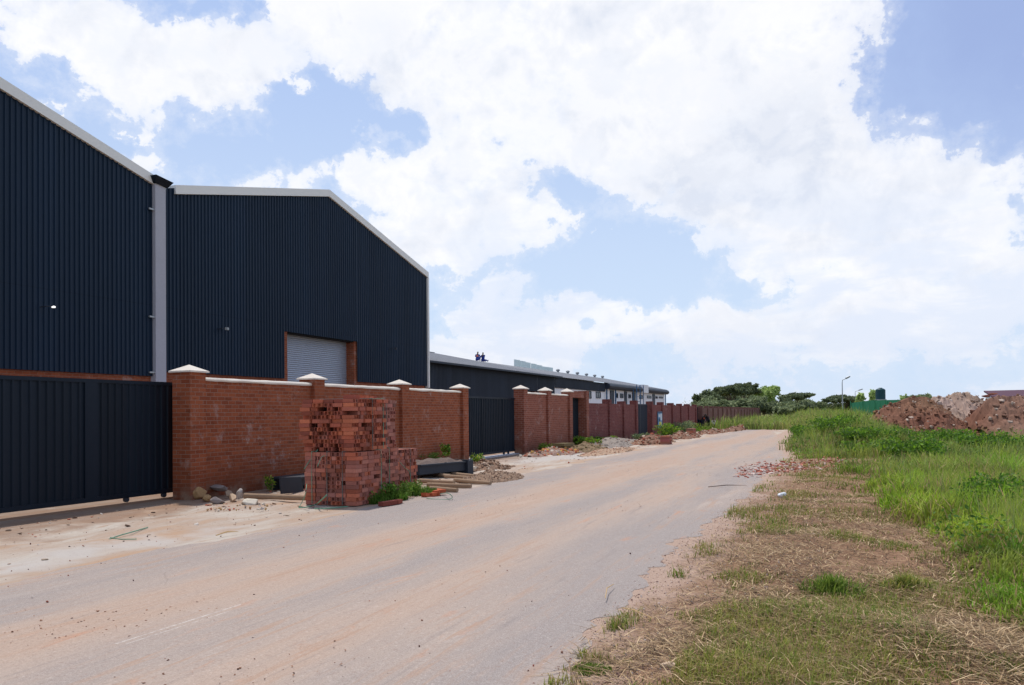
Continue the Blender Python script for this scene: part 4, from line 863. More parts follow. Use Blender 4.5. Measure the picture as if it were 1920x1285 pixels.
C = np.array([srgb(184, 154, 116), BRN, srgb(204, 178, 140), srgb(140, 114, 80), srgb(104, 82, 58)])[rng.integers(0, 5, n)]*rng.uniform(.75, 1.15, (n, 1))
me = np_mesh('straw', V, (b+np.array([0, 1, 2, 3, 3, 2, 4])).ravel(), np.tile([4, 3], n), np.repeat(C, 5, 0)); o = bpy.data.objects.new('straw', me); COL.objects.link(o); me.materials.append(STRAWM); setp(o, 'dry mown straw lying flat on the verge', None, None, 'stuff')
# 4 short grass patches in the verge
P = polar(520000, 2.6, 40, .95); P = P[inframe(P, 1.15)]; k = fb(P[:, 0], P[:, 1], 1.1, 61); k2 = vnoise(P[:, 0], P[:, 1], 3.5, 71); lim = redge(P[:, 0])-.08
th = np.where(P[:, 1] > 1.0, .55, .45)
for (sx_, sy_, rr_, w_) in ((1385, 1085, .40, .35), (1430, 990, .75, .3), (1400, 1200, .45, .26), (1350, 1262, .4, .24), (1375, 1030, .5, .3), (1370, 965, .4, .3), (1480, 1180, .6, .25), (1540, 1240, .5, .2), (1270, 1080, .16, .4), (1150, 1180, .14, .35), (1310, 1040, .25, .3), (1620, 1130, .6, .25)):
    q_ = G(sx_, sy_); k = k+w_*np.exp(-((P[:, 0]-q_.x)**2/(rr_*1.3)**2+(P[:, 1]-q_.y)**2/(rr_*.8)**2))
k3 = vnoise(P[:, 0], P[:, 1], 9, 75); keep = (P[:, 1] < lim) & (P[:, 1] > gedge(P[:, 0])-.6) & (rng.uniform(0, 1, len(P)) < np.clip((k*.62+k2*.22+k3*.16-th)*9, 0.012, 1)*.85); P = P[keep]; k = k[keep]; n = len(P); r = np.hypot(P[:, 0], P[:, 1]); P[:, 2] = hgt(P[:, 0], P[:, 1])
C = mixc(srgb(88, 128, 36), srgb(166, 164, 84), np.clip(rng.uniform(0, 1, n)*.7+(fb(P[:, 0], P[:, 1], 1.6, 131)-.35)*1.1, 0, 1))*rng.uniform(.75, 1.2, (n, 1)); tn = (rng.uniform(0, 1, n) > .72)[:, None]; C = np.where(tn, np.array(TAN)*.85, C)
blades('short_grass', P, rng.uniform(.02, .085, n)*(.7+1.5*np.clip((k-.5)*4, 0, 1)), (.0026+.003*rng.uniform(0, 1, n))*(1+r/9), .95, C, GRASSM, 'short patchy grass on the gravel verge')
# broad-leaved undergrowth mixed in the tall grass
P = polar(46000, 7, 75, .9); P = P[inframe(P, 1.12)]; d = gedge(P[:, 0])-.1-P[:, 1]; k = fb(P[:, 0], P[:, 1], .55, 91)*.6+vnoise(P[:, 0], P[:, 1], 1.6, 93)*.4; keep = (d > 0) & (rng.uniform(0, 1, len(P)) < np.clip((k-.50)*8, 0, 1)); keep &= ~((np.abs(P[:, 0]-29.5) < 2.2) & (P[:, 1] > -2.4))
P = P[keep]; k = k[keep]; n = len(P); r = np.hypot(P[:, 0], P[:, 1]); Z0 = hgt(P[:, 0], P[:, 1]); hh = np.clip((k-.48)*3.2, .1, .6)*(.7+.5*ss((P[:, 0]-20)/20)); vs_, cs_ = [], []
for q in range(2):
    c = np.c_[P[:, 0]+rng.normal(0, .05, n), P[:, 1]+rng.normal(0, .05, n), Z0+hh*rng.uniform(.3, 1.05, n)]; nr = rng.normal(size=(n, 3))+np.array([0, 0, .9]); nr /= np.linalg.norm(nr, axis=1)[:, None]; t_ = np.cross(nr, rng.normal(size=(n, 3))); t_ /= np.linalg.norm(t_, axis=1)[:, None]; b_ = np.cross(nr, t_); s_ = ((.013+.016*rng.uniform(0, 1, n))*(1+r/26))[:, None]
    vs_.append(np.stack([c-t_*s_, c-b_*s_*.5, c+t_*s_, c+b_*s_*.5], 1).reshape(-1, 3)); cs_.append(np.repeat(mixc(srgb(66, 104, 36), srgb(120, 156, 56), rng.uniform(0, 1, n))*rng.uniform(.8, 1.15, (n, 1)), 4, 0))
V = np.concatenate(vs_); me = np_mesh('undergrowth', V, np.arange(len(V)), np.full(len(V)//4, 4), np.concatenate(cs_)); o = bpy.data.objects.new('undergrowth', me); COL.objects.link(o); me.materials.append(LEAF); setp(o, 'leafy undergrowth mixed into the tall grass', None, None, 'stuff')
# 5 tufts: countable grass tufts standing in the mown strip
def tuft(px, py, rad, h, n, label, col=(srgb(88, 124, 40), srgb(142, 156, 70)), name='tuft', z=0, X=None):
    p = G(px, py) if X is None else Vector(X); q = np.abs(rng.normal(0, .62, n))*rad; a = rng.uniform(0, 6.28, n); q = np.minimum(q*(1+.3*np.sin(a*3+px)), rad*.95); P = np.c_[p.x+q*np.cos(a), p.y+q*np.sin(a), np.zeros(n)]; P[:, 2] = hgt(P[:, 0], P[:, 1])+z
    r = math.hypot(p.x, p.y); C = mixc(col[0], col[1], rng.uniform(0, 1, n))*rng.uniform(.7, 1.15, (n, 1))
    blades(name, P, h*rng.uniform(.45, 1.1, n)*np.clip(1-.45*q/rad, .15, 1), (.005+.006*rng.uniform(0, 1, n))*(1+r/14), .8, C, GRASSM, label, kind='thing', cat='grass tuft', loc=(p.x, p.y, 0))
tuft(1560, 1110, .30, .28, 700, 'dark green grass tuft in the middle of the mown strip')
tuft(1110, 1258, .13, .07, 500, 'small flat grass tuft alone at the bottom road edge')
tuft(1700, 1110, .22, .24, 400, 'yellow-green tuft standing before the tall grass', (srgb(110, 140, 50), srgb(170, 160, 90)))
# leafy weeds and bushes
def leafcloud(cx, cy, cz, rx, ry, rz, n, s, cols, shell=.55):
    u = rng.normal(size=(n, 3)); u /= np.linalg.norm(u, axis=1)[:, None]; q = (shell+(1-shell)*rng.uniform(0, 1, n)) if shell else rng.uniform(0, 1, n)**.33
    c = np.array([cx, cy, cz])+u*q[:, None]*np.array([rx, ry, rz]); nr = rng.normal(size=(n, 3))+u*.6; nr /= np.linalg.norm(nr, axis=1)[:, None]
    t = np.cross(nr, rng.normal(size=(n, 3))); t /= np.linalg.norm(t, axis=1)[:, None]; b = np.cross(nr, t); ss_ = s*rng.uniform(.6, 1.3, n)[:, None]
    V = np.stack([c-t*ss_, c-b*ss_*.5+t*ss_*.1, c+t*ss_, c+b*ss_*.5+nr*ss_*.15], 1).reshape(-1, 3); C = np.array(cols)[rng.integers(0, len(cols), n)]*rng.uniform(.75, 1.25, (n, 1)); return V, np.repeat(C, 4, 0)
def leafobj(name, parts, parent=None, loc=None):
    V = np.concatenate([a for a, _ in parts]); C = np.concatenate([c for _, c in parts]); n = len(V)//4
    me = np_mesh(name, V, np.arange(n*4), np.full(n, 4), np.clip(C, 0, 1)); return link(name, me, LEAF, parent, loc)
def weed(p, rad, h, n, label,  s=.035, cols=(DG, BG, YG_), name='weed', cat='weed', clumps=9, stems=14):
    T = thing(name, label, cat, (p[0], p[1], p[2])); mb = MB(); parts = []
    for i in range(stems):
        a = random.uniform(0, 6.28); q = rad*random.uniform(.1, .9); hh = h*random.uniform(.55, 1.0); tp = (p[0]+q*math.cos(a), p[1]+q*math.sin(a)*.8, p[2]+hh)
        mb.tube([(p[0]+q*.3*math.cos(a), p[1]+q*.3*math.sin(a), p[2]-.03), (p[0]+q*.7*math.cos(a), p[1]+q*.6*math.sin(a), p[2]+hh*.55), tp], [.006, .005, .002], 4, caps=False)
        parts.append(leafcloud(tp[0], tp[1], tp[2]-hh*.22, rad*.28, rad*.28, hh*.3, n//stems, s, cols, 0))
        parts.append(leafcloud(p[0]+q*.6*math.cos(a), p[1]+q*.6*math.sin(a), p[2]+hh*.35, rad*.25, rad*.25, hh*.25, n//stems//2, s, cols, 0))
    mb.build('stem', m_simple('weed_stem', srgb(96, 110, 50), .7) if 'weed_stem' not in bpy.data.materials else bpy.data.materials['weed_stem'], T); leafobj('leaves', parts, T)
def weedpx(px, py, rad, h, n, label, **k):
    p = G(px, py); weed((p.x, p.y, float(hgt(p.x, p.y))), rad, h, n, label, **k)
for px, py, rad, h, n, lb in ((712, 940, .42, .38, 1500, 'dense dark green weed at the foot of the middle brick pack'), (745, 934, .45, .33, 1300, 'green weed spreading before the right-hand brick pack'), (775, 928, .4, .32, 900, 'light green weed trailing from the stack towards the poles'), (690, 944, .3, .25, 700, 'small weed at the near corner of the brick stack')):
    weedpx(px, py, rad, h, n//3, lb, s=.03, cols=(DG, srgb(96, 128, 46), srgb(120, 140, 66)))
for px, py, rad, h, n, lb in ((700, 943, .35, .34, 900, 'grass tuft at the near foot of the brick stack'), (728, 938, .4, .4, 1100, 'tall dark grass tuft before the middle brick pack'), (768, 928, .45, .36, 900, 'light grass tuft by the right-hand brick pack'), (800, 924, .35, .2, 400, 'low grass tuft running out to the poles')):
    tuft(px, py, rad, h, n, lb, (DG, srgb(110, 136, 56)))
def wz(px, Y, z=.02): return (ATY(px, Y), Y, z)
weed(wz(508, 12.0), .18, .36, 90, 'small bright weed at the wall base left of the steel plate', s=.035, stems=6)
weed(wz(838, 12.15, .3), .25, .5, 150, 'leafy weed with broad leaves growing above the trough', s=.05, stems=7)
weed(wz(893, 11.6), .35, .36, 260, 'round green weed between the trough and the second gate', s=.04, cols=(BG, YG_, DG))
weed(wz(812, 12.1, .2), .5, .3, 300, 'low straggling weed against the wall behind the trough', s=.03, cols=(DG, OL))
weed(wz(1018, 12.0), .6, .42, 500, 'low weed at the wall foot right of the second gate', s=.04, cols=(DG, OL, BG))
for px, Y, rad, h, n, lb in ((1090, 12.1, 1.0, .5, 900, 'wide low weed growing before the narrow dark gate'), (1108, 11.4, .7, .5, 500, 'weed on the rubble under the tall gatepost'), (1132, 12.0, 1.2, .4, 900, 'bright green weed along the first plum brick panel'), (1203, 11.2, .8, .45, 500, 'small bright weed before the dark grey gate'),
                             (1247, 10.8, 1.3, .95, 900, 'bushy dark weed beside the low square brick stack'), (1282, 11.6, 1.3, 1.0, 700, 'grey-green weed against the wall past the notice'), (1322, 10.2, 1.3, .5, 700, 'bright green bush in front of the standing workers'), (1295, 11.8, 1.0, .9, 500, 'pale weed at the wall foot beside the low brick stack')):
    weed(wz(px, Y), rad, h, n, lb, s=.07, cols=(DG, BG, OL) if 'grey' not in lb else (srgb(96, 116, 88), PG))
# bushes in the tall grass on the right
for i, (px, X_, rad, h, lb) in enumerate(((1575, 41, 1.5, .95, 'dark leafy bush on the grassy bank, nearest the road end'), (1625, 36, 1.3, .8, 'bright leafy bush half way down the grassy bank'), (1715, 30, 1.2, .95, 'dark green shrub below the left dirt mound'), (1510, 47, 1.6, .75, 'low bush at the road end on the grassy bank'), (1850, 15, .8, .75, 'upright dark green shrub in the tall grass at the right'), (1655, 33, 1.6, .6, 'spreading creeper patch left of the dark green shrub'), (1700, 39, 1.3, .8, 'weedy bush at the foot of the left dirt mound'), (1775, 42, 1.5, .9, 'weedy bush growing between the left and middle mounds'), (1840, 38, 1.2, .8, 'weedy bush in front of the right dirt mound'), (1900, 37, 1.3, .7, 'low weedy bush before the right mound at the picture edge'))):
    d = ray(px, 800); Y_ = d.y/d.x*X_; weed((X_, Y_, float(hgt(X_, Y_))), rad, h, 1800, lb, s=.06 if X_ > 20 else .035, cols=(DG, BG, srgb(90, 122, 50)), name='bush', cat='bush', stems=22)
# ------------------------------------------------------------------ trees
def tree(px, X, top_px, wpx, label, kind='round', cols=None, group='trees along the horizon', base=0.0, n=5200, s=.34):
    d = ray(px, top_px); t = X/d.x; Y = d.y*t; ztop_ = CAMH+d.z*t; D = math.hypot(X, Y); w = wpx/F*D; h = ztop_-base
    T = thing('tree', label, 'tree', (X, Y, base), group); cols = [tuple(min(1, v*2.7) for v in c) for c in cols]; parts = []; mb = MB()
    r0 = max(.12, h*.028); fork = h*(.28 if kind != 'flat' else .42)
    mb.tube([(X, Y, base-.1), (X+.05*h*random.uniform(-1, 1), Y, base+fork*.6), (X, Y, base+fork)], [r0*1.3, r0, r0*.85], 8)
    nb = 9 if kind == 'flat' else 13
    for i in range(nb):
        a = 2*math.pi*(i+random.random()*.7)/nb; q = w/2*random.uniform(.25, .82) if i else 0
        if kind == 'flat': cz = base+h*random.uniform(.80, .93)-.10*h*(q/(w/2))**2; rx = w*random.uniform(.17, .26); rz = h*.10
        elif kind == 'tall': cz = base+h*random.uniform(.45, .88); q *= .6; rx = w*random.uniform(.16, .26); rz = h*.15
        else: cz = base+h*(random.uniform(.42, .84)-.12*(q/(w/2))); rx = w*random.uniform(.15, .25); rz = h*random.uniform(.12, .17)
        cx, cy = X+q*math.cos(a), Y+q*math.sin(a); m_ = Vector((cx, cy, cz))
        mb.tube([(X, Y, base+fork*.95), (X+(cx-X)*.45, Y+(cy-Y)*.45, base+fork+(cz-base-fork)*.6), (cx, cy, cz)], [r0*.55, r0*.35, r0*.12], 5, caps=False)
        parts.append(leafcloud(cx, cy, cz, rx, rx, rz, int(n*.85)//nb, s, cols, .2))
        for _ in range(4):
            b2 = random.uniform(0, 6.28); parts.append(leafcloud(cx+rx*.85*math.cos(b2), cy+rx*.85*math.sin(b2), cz+rz*random.uniform(-.5, .8), rx*.42, rx*.42, rz*.5, n//nb//7, s*.9, cols, 0))
    mb.build('trunk', BARK, T); leafobj('crown', parts, T)
LT = [srgb(110, 124, 74), srgb(92, 108, 62), srgb(134, 144, 92)]; DT = [srgb(64, 72, 50), srgb(54, 62, 46), srgb(82, 88, 62)]; MT = [srgb(86, 94, 68), srgb(74, 82, 58), srgb(104, 110, 80)]
for a in ((1327, 158, 725, 50, 'broad dark green tree at the left end of the far tree row', 'round', DT+MT[:1]), (1368, 170, 721, 52, 'flat-topped dark acacia, second from the left in the tree row', 'flat', DT), (1395, 178, 720, 44, 'flat-topped dark acacia touching the pale tree', 'flat', DT),
          (1345, 150, 738, 56, 'bushy mid green tree filling the gap under the acacias', 'round', MT), (1444, 190, 718, 36, 'pale green tree with the tallest crown in the row', 'tall', LT), (1424, 180, 722, 26, 'slim pale green tree beside the tallest crown', 'tall', LT), (1415, 165, 738, 50, 'dark round tree in front of the pale ones', 'round', MT),
          (1492, 200, 735, 56, 'wide flat-crowned acacia right of the pale trees', 'flat', DT), (1465, 185, 742, 40, 'low dark tree left of the wide acacia', 'round', DT), (1455, 170, 748, 60, 'low mid green tree beneath the wide acacia', 'round', MT), (1530, 190, 747, 34, 'small round tree in the gap before the lamp post', 'round', MT), (1505, 175, 751, 46, 'low dark tree behind the grassy bank', 'round', DT),
          (1583, 195, 741, 66, 'flat dark acacia behind the tall street lamp', 'flat', DT), (1613, 165, 738, 18, 'small pale tree by the far street lamp', 'tall', LT), (1636, 150, 731, 16, 'small bare-looking tree left of the water tank', 'tall', LT), (1695, 150, 739, 18, 'small pale tree between tank and dirt mound', 'tall', LT),
          (1722, 140, 742, 40, 'low flat tree peeping over the left mound', 'flat', MT), (1905, 130, 730, 44, 'dark tree behind the maroon roof at the right edge', 'round', MT), (1560, 230, 757, 40, 'far low tree behind the lamp post', 'round', MT), (1385, 160, 744, 60, 'low bushy tree below the two dark acacias', 'round', MT), (1432, 160, 750, 44, 'low dark tree before the slim pale tree', 'round', DT), (1318, 140, 748, 40, 'low olive tree just above the wall at the row end', 'round', MT), (1530, 210, 757, 60, 'far low hedge-like tree right of the wide acacia', 'round', MT), (1480, 150, 757, 50, 'low bushy tree behind the end of the road', 'round', MT), (1410, 200, 730, 60, 'tree with rounded crown behind the acacias', 'round', MT), (1345, 190, 731, 60, 'rounded tree behind the leftmost acacia', 'round', DT), (1378, 200, 733, 66, 'wide bushy tree filling the row behind the acacias', 'round', MT), (1500, 210, 744, 60, 'bushy tree filling under the wide acacia crown', 'round', MT), (1590, 200, 752, 70, 'low bushy tree under the flat acacia by the lamp', 'round', DT)):
    tree(a[0], a[1], a[2], a[3], a[4], a[5], a[6], n=4200 if a[3] > 30 else 1400, s=.32 if a[3] > 30 else .22)
# thin shrub behind the plum wall
weed((ATY(1281, 19), 19, 0), 2.2, 3.4, 420, 'thin feathery shrub showing above the plum brick wall', s=.1, cols=(srgb(120, 130, 84), PG), name='shrub', cat='shrub', stems=12)
# distant wood line
parts = []
for i in range(150):
    a = TH-.62+i*.0062+random.uniform(-.003, .003); D = random.uniform(420, 520); parts.append(leafcloud(D*math.cos(a), D*math.sin(a), 2.6, 7, 7, random.uniform(2, 4.0), 170, .9, MT, .2))
o = leafobj('distant_woods', parts); setp(o, 'low distant line of trees on the horizon', None, None, 'stuff')
# ------------------------------------------------------------------ dirt mounds
def mound(label, crest, D, depth, cols, seed, zb=.0, nrock=1500, soilc=None):
    """crest: list of (px, py) outline; every crest point stands at its own real place, D metres out"""
    pts = [EYE+ray(px, py)*(D/ray(px, py).dot(fw)) for px, py in crest]
    n, m = 110, 46; A = np.array([p[:] for p in pts]); cum = np.r_[0, np.cumsum(np.linalg.norm(np.diff(A[:, :2], axis=0), axis=1))]; t = np.linspace(0, cum[-1], n)
    cx, cy, cz = (np.interp(t, cum, A[:, i]) for i in range(3)); dv = Vector(fw); dv.z = 0; dv.normalize(); V = []; C = []
    for i in range(n):
        for j in range(m):
            s_ = -1+2*j/(m-1); q = max(0, 1-abs(s_))**.85; x = cx[i]+dv.x*depth*s_; y = cy[i]+dv.y*depth*s_; nz = mn.fractal(Vector((x*1.3+seed, y*1.3, cz[i]*.3)), .6, 2.2, 6)
            h = max(0, cz[i]-zb); z = zb+h*q*(1+.0*nz)+nz*.2*min(1, h)*min(1, .3+q*1.5)*(1-.7*(abs(s_) < .05)) - .1*(q == 0); V.append((x, y, z))
            c = mn.noise(Vector((x*.35+seed, y*.35, z*.6)))*.5+.5; f = min(1, max(0, (c-.35)*2.6)); C.append([cols[0][k]*(1-f)+cols[1][k]*f for k in range(3)])
    V = np.array(V); C = np.array(C)*rng.uniform(.85, 1.15, (len(V), 1)); idx = np.arange(n*m).reshape(n, m); Q = np.stack([idx[:-1, :-1], idx[1:, :-1], idx[1:, 1:], idx[:-1, 1:]], -1).reshape(-1, 4)
    k0 = rng.integers(0, len(V), nrock); P = V[k0]+np.array([0, 0, .01])+rng.normal(0, .08, (nrock, 3))*np.array([1, 1, 0]); sz = .03+.16*rng.uniform(0, 1, (nrock, 1))**4; tt = np.stack(ROCKS)[rng.integers(0, 8, nrock)]*(sz*rng.uniform(.6, 1.4, (nrock, 3)))[:, None, :]
    RV = (tt+P[:, None, :]).reshape(-1, 3); k = tt.shape[1]; RF = (ICO1F[None]+(np.arange(nrock)*k)[:, None, None]).reshape(-1, 3)+len(V)
    rc = np.repeat(np.where(rng.uniform(0, 1, (nrock, 1)) < .75, C[k0]*rng.uniform(.8, 1.2, (nrock, 1)), np.array(cols[2])), k, 0)
    me = np_mesh('dirt_mound', np.r_[V, RV], np.r_[Q.ravel(), RF.ravel()], np.r_[np.full(len(Q), 4), np.full(len(RF), 3)], np.r_[C, rc]); c0_ = A.mean(0)
    o = link('dirt_mound', me, STONE, None, (c0_[0], c0_[1], 0)); setp(o, label, 'dirt mound')
RB, GB, DR = srgb(132, 98, 76), srgb(158, 134, 116), srgb(116, 76, 58)
mound('reddish-brown dirt mound at the left with pale stones on its toe', [(1618, 806), (1632, 786), (1650, 768), (1668, 757), (1684, 752), (1700, 746), (1722, 742), (1738, 745), (1752, 756), (1775, 775), (1800, 800)], 44, 3.4, (RB, srgb(120, 78, 62), srgb(186, 166, 150)), 1)
mound('grey-pink peaked dirt mound in the middle', [(1715, 790), (1742, 752), (1750, 741), (1764, 742), (1778, 746), (1788, 735), (1797, 733), (1802, 737), (1812, 734), (1824, 742), (1838, 748), (1852, 752), (1880, 765), (1905, 792)], 48, 3.8, (GB, srgb(170, 146, 134), srgb(196, 180, 168)), 5)
mound('dark brown rubble mound at the right edge', [(1815, 800), (1836, 768), (1846, 752), (1856, 744), (1870, 741), (1890, 743), (1925, 741), (1970, 744), (2030, 742), (2090, 770), (2130, 800)], 43, 3.6, (DR, srgb(138, 108, 92), srgb(186, 166, 150)), 9)
def slabon(px, py, w, label, seed):
    p = EYE+ray(px, py)*(44/ray(px, py).dot(fw)); rock(p, (w, w*.6, w*.25), srgb(120, 74, 60), label, 'broken slabs on the mounds', seed, seed*.7)
slabon(1850, 743, .45, 'dark broken slab jutting from the crest of the right mound', 3); slabon(1862, 739, .35, 'tilted slab topping the right mound', 6)
# ------------------------------------------------------------------ far right: green fence, tank, lamps, maroon roof
def FP(px, D, z): d = ray(px, 770); t = D/d.dot(fw); p = EYE+d*t; p.z = z; return p
g0, g1 = FP(1596, 120, 0), FP(1712, 112, 0); T = thing('green_fence', 'green sheet-metal fence behind the grassy bank', 'fence', g0)
u = (g1-g0).normalized(); L = (g1-g0).length; nn = Vector((-u.y, u.x, 0)); mb = MB(); vs = []
P = prof(0, L, .8, .06)
for x, d in P:
    b_ = g0+u*x+nn*d; h_ = 2.75+.3*min(1, x/3.0); vs += [(b_.x, b_.y, 0), (b_.x, b_.y, h_)]
mb.add(vs, [(2*i, 2*i+2, 2*i+3, 2*i+1) for i in range(len(P)-1)]); mb.build('sheet_panel', GREENW, T, fix=False)
mb = MB()
for i in range(6): b_ = g0+u*(L*i/5)-nn*.1; mb.tube([b_, b_+Vector((0, 0, 3.0))], .05, 6)
mb.build('post', GREENW, T)
tp = FP(1651.5, 128, 0); T = thing('water_tank', 'dark teal plastic water tank standing on a stand above the green fence', 'water tank', tp); r_ = .70; mb = MB(); prf = [(0, 0), (r_, 0), (r_, .06)]
for i in range(8): prf += [(r_, .12+i*.17), (r_*.975, .16+i*.17), (r_*.975, .19+i*.17), (r_, .23+i*.17)]
prf += [(r_*.97, 1.56), (r_*.7, 1.72), (.25, 1.8), (.25, 1.88), (0, 1.88)]; zt0 = 3.3; vs = []; N = 24
for rr, zz in prf:
    for k in range(N): an = 2*math.pi*k/N; vs.append((tp.x+max(rr, .001)*math.cos(an), tp.y+max(rr, .001)*math.sin(an), zt0+zz*.93))
mb.add(vs, [(i*N+k, i*N+(k+1) % N, (i+1)*N+(k+1) % N, (i+1)*N+k) for i in range(len(prf)-1) for k in range(N)]); mb.build('tank_body', TANKM, T, smooth=True)
mb = MB()
for sx_, sy_ in ((1, 1), (1, -1), (-1, 1), (-1, -1)): mb.tube([(tp.x+sx_*.6, tp.y+sy_*.6, 0), (tp.x+sx_*.6, tp.y+sy_*.6, zt0-.1)], .05, 6)
mb.box(tp.x-.8, tp.x+.8, tp.y-.8, tp.y+.8, zt0-.1, zt0-.001); mb.build('stand', GALV, T)
def lamp(px, top, D, label, hs=1.0):
    b_ = FP(px, D, 0); d = ray(px, top); zt_ = CAMH+d.z*D/d.dot(fw); T = thing('street_lamp', label, 'street lamp', b_, 'street lamps in the distance'); mb = MB(); rt_ = Vector(rt)
    mb.tube([b_, b_+Vector((0, 0, zt_*.6)), b_+Vector((0, 0, zt_-.45)), b_+Vector((0, 0, zt_-.12))+rt_*.05, b_+Vector((0, 0, zt_))+rt_*.55*hs], [.08, .065, .05, .045, .04], 8); mb.build('post', GALV, T)
    h = b_+Vector((0, 0, zt_+.02))+rt_*.65*hs; mb = MB(); mb.tube([h, h+rt_*.2*hs+Vector((0, 0, .1)), h+rt_*.9*hs+Vector((0, 0, .3)), h+rt_*1.05*hs+Vector((0, 0, .3))], [.05, .12, .10, .03], 8); mb.build('lamp_head', GALV, T)
lamp(1580, 711, 105, 'taller street lamp standing above the flat acacia', .6); lamp(1604, 733, 165, 'shorter street lamp just left of the water tank', .9)
m0, m1 = FP(1862, 100, 0), FP(2080, 92, 0); T = thing('farm_shed', 'low shed with maroon roof behind the right dirt mound', 'shed', m0)
mb = MB(); mb.add([(m0.x, m0.y, 3.15), (m1.x, m1.y, 3.15), (m1.x+3, m1.y+.5, 3.9), (m0.x+3, m0.y+.5, 3.9), (m0.x, m0.y, 3.0), (m1.x, m1.y, 3.0), (m1.x+3, m1.y+.5, 3.75), (m0.x+3, m0.y+.5, 3.75)], [(0, 1, 2, 3), (7, 6, 5, 4), (0, 4, 5, 1), (1, 5, 6, 2), (2, 6, 7, 3), (3, 7, 4, 0)]); mb.build('roof', MAG, T)
mb = MB(); mb.add([(m0.x+.4, m0.y-.1, 0), (m1.x+.4, m1.y, 0), (m1.x+.4, m1.y, 3.0), (m0.x+.4, m0.y-.1, 3.0), (m0.x+3, m0.y+.3, 0), (m1.x+3, m1.y+.3, 0), (m1.x+3, m1.y+.3, 3.2), (m0.x+3, m0.y+.3, 3.2)], [(0, 1, 2, 3), (7, 6, 5, 4), (1, 5, 6, 2), (3, 7, 4, 0)]); mb.build('wall', WALLW, T)
# ------------------------------------------------------------------ people
SKIN = m_simple('skin', srgb(70, 48, 38), .6, var=.05)
CL = {k: m_simple('cloth_'+k, srgb(*v), .85, var=.1, scale=8) for k, v in dict(blue=(34, 60, 140), navy=(30, 36, 58), white=(200, 200, 202), orange=(214, 92, 52), dark=(38, 38, 44), coral=(214, 120, 96)).items()}
def skinned(name, V, E, Rr, mat, parent, root=0, sub=1):
    me = bpy.data.meshes.new(name); me.from_pydata([tuple(v) for v in V], E, []); o = bpy.data.objects.new(name, me); COL.objects.link(o); me.materials.append(mat); o.parent = parent
    md = o.modifiers.new('Skin', 'SKIN'); md.use_smooth_shade = True
    if not me.skin_vertices: 
        bm = bmesh.new(); bm.from_mesh(me); bm.verts.layers.skin.verify(); bm.to_mesh(me); bm.free()
    for i, r in enumerate(Rr): sv = me.skin_vertices[0].data[i]; sv.radius = (r, r*.9) if not hasattr(r, '__len__') else r; sv.use_root = (i == root)
    s_ = o.modifiers.new('Sub', 'SUBSURF'); s_.levels = sub; s_.render_levels = sub; return o
def person(loc, rz, J, label, top, trousers, group=None, vest=None, scale=1.0):
    """J: joint positions of pelvis chest neck head, l/r elbow hand knee foot toe (metres, facing +x)"""
    T = thing('person', label, 'person', loc, group); T.rotation_euler.z = rz; T.scale = (scale,)*3; v = lambda k: Vector(J[k])
    pel, ch, nk, hd = v('pel'), v('ch'), v('nk'), v('hd'); side = Vector(J.get('side', (0, 1, 0))); V = [pel, pel.lerp(ch, .5), ch, nk, nk.lerp(hd, .55), hd+(hd-nk).normalized()*.07]; Rr = [.125, .115, .14, .055, .085, .07]; E = [(0, 1), (1, 2), (2, 3), (3, 4), (4, 5)]
    Tv = [pel.lerp(ch, .0), pel.lerp(ch, .5), ch, ch.lerp(nk, .7)]; TR = [.14, .135, .155, .08]; TE = [(0, 1), (1, 2), (2, 3)]; Lv = [pel, ]; LR = [.145]; LE = []
    for s_, sg in (('l', 1), ('r', -1)):
        sh = ch.lerp(nk, .55)+side*.17*sg; el, ha = v(s_+'e'), v(s_+'h'); b = len(V); V += [sh, el, ha, ha+(ha-el).normalized()*.09]; Rr += [.055, .043, .03, .022]; E += [(2, b), (b, b+1), (b+1, b+2), (b+2, b+3)]
        b = len(Tv); Tv += [sh, el, el.lerp(ha, .9)]; TR += [.07, .057, .045]; TE += [(2, b), (b, b+1), (b+1, b+2)]
        hp = pel+side*.09*sg; kn, ft, to = v(s_+'k'), v(s_+'f'), v(s_+'t'); b = len(V); V += [hp, kn, ft, to]; Rr += [.085, .058, .04, .035]; E += [(0, b), (b, b+1), (b+1, b+2), (b+2, b+3)]
        b = len(Lv); Lv += [hp, kn, kn.lerp(ft, .92)]; LR += [.1, .075, .06]; LE += [(0, b), (b, b+1), (b+1, b+2)]
        # fingers: five short chains rooted in the palm
        pd = (ha-el).normalized(); pal_ = ha+pd*.08
        for q in range(5):
            b = len(V); off = side*(.014*(q-2)); fl = (.045, .06, .065, .06, .05)[q]; V += [pal_+off+pd*.01, pal_+off*1.4+pd*fl+Vector((0, 0, -.015))]; Rr += [.009, .007]; E += [(b-(0 if q == 0 else 0)-0, b+1), ]; E += [((len(V)-2), [i for i, w in enumerate(V) if (w-(ha+pd*.09)).length < 1e-6][0])]
    skinned('body', V, E, Rr, SKIN, T); skinned('shirt', Tv, TE, TR, CL[top], T); skinned('trousers', Lv, LE, LR, CL[trousers], T)
    hh = nk.lerp(hd, .75)+(hd-nk).normalized()*.03; skinned('hair', [hh+Vector((-.02, 0, .0)), hh+(hd-nk).normalized()*.10+Vector((-.01, 0, 0))], [(0, 1)], [.088, .072], CL['dark'], T)
    if vest: skinned('vest', [pel.lerp(ch, .35), ch, ch.lerp(nk, .4)], [(0, 1), (1, 2)], [.165, .185, .13], CL[vest], T)
    return T
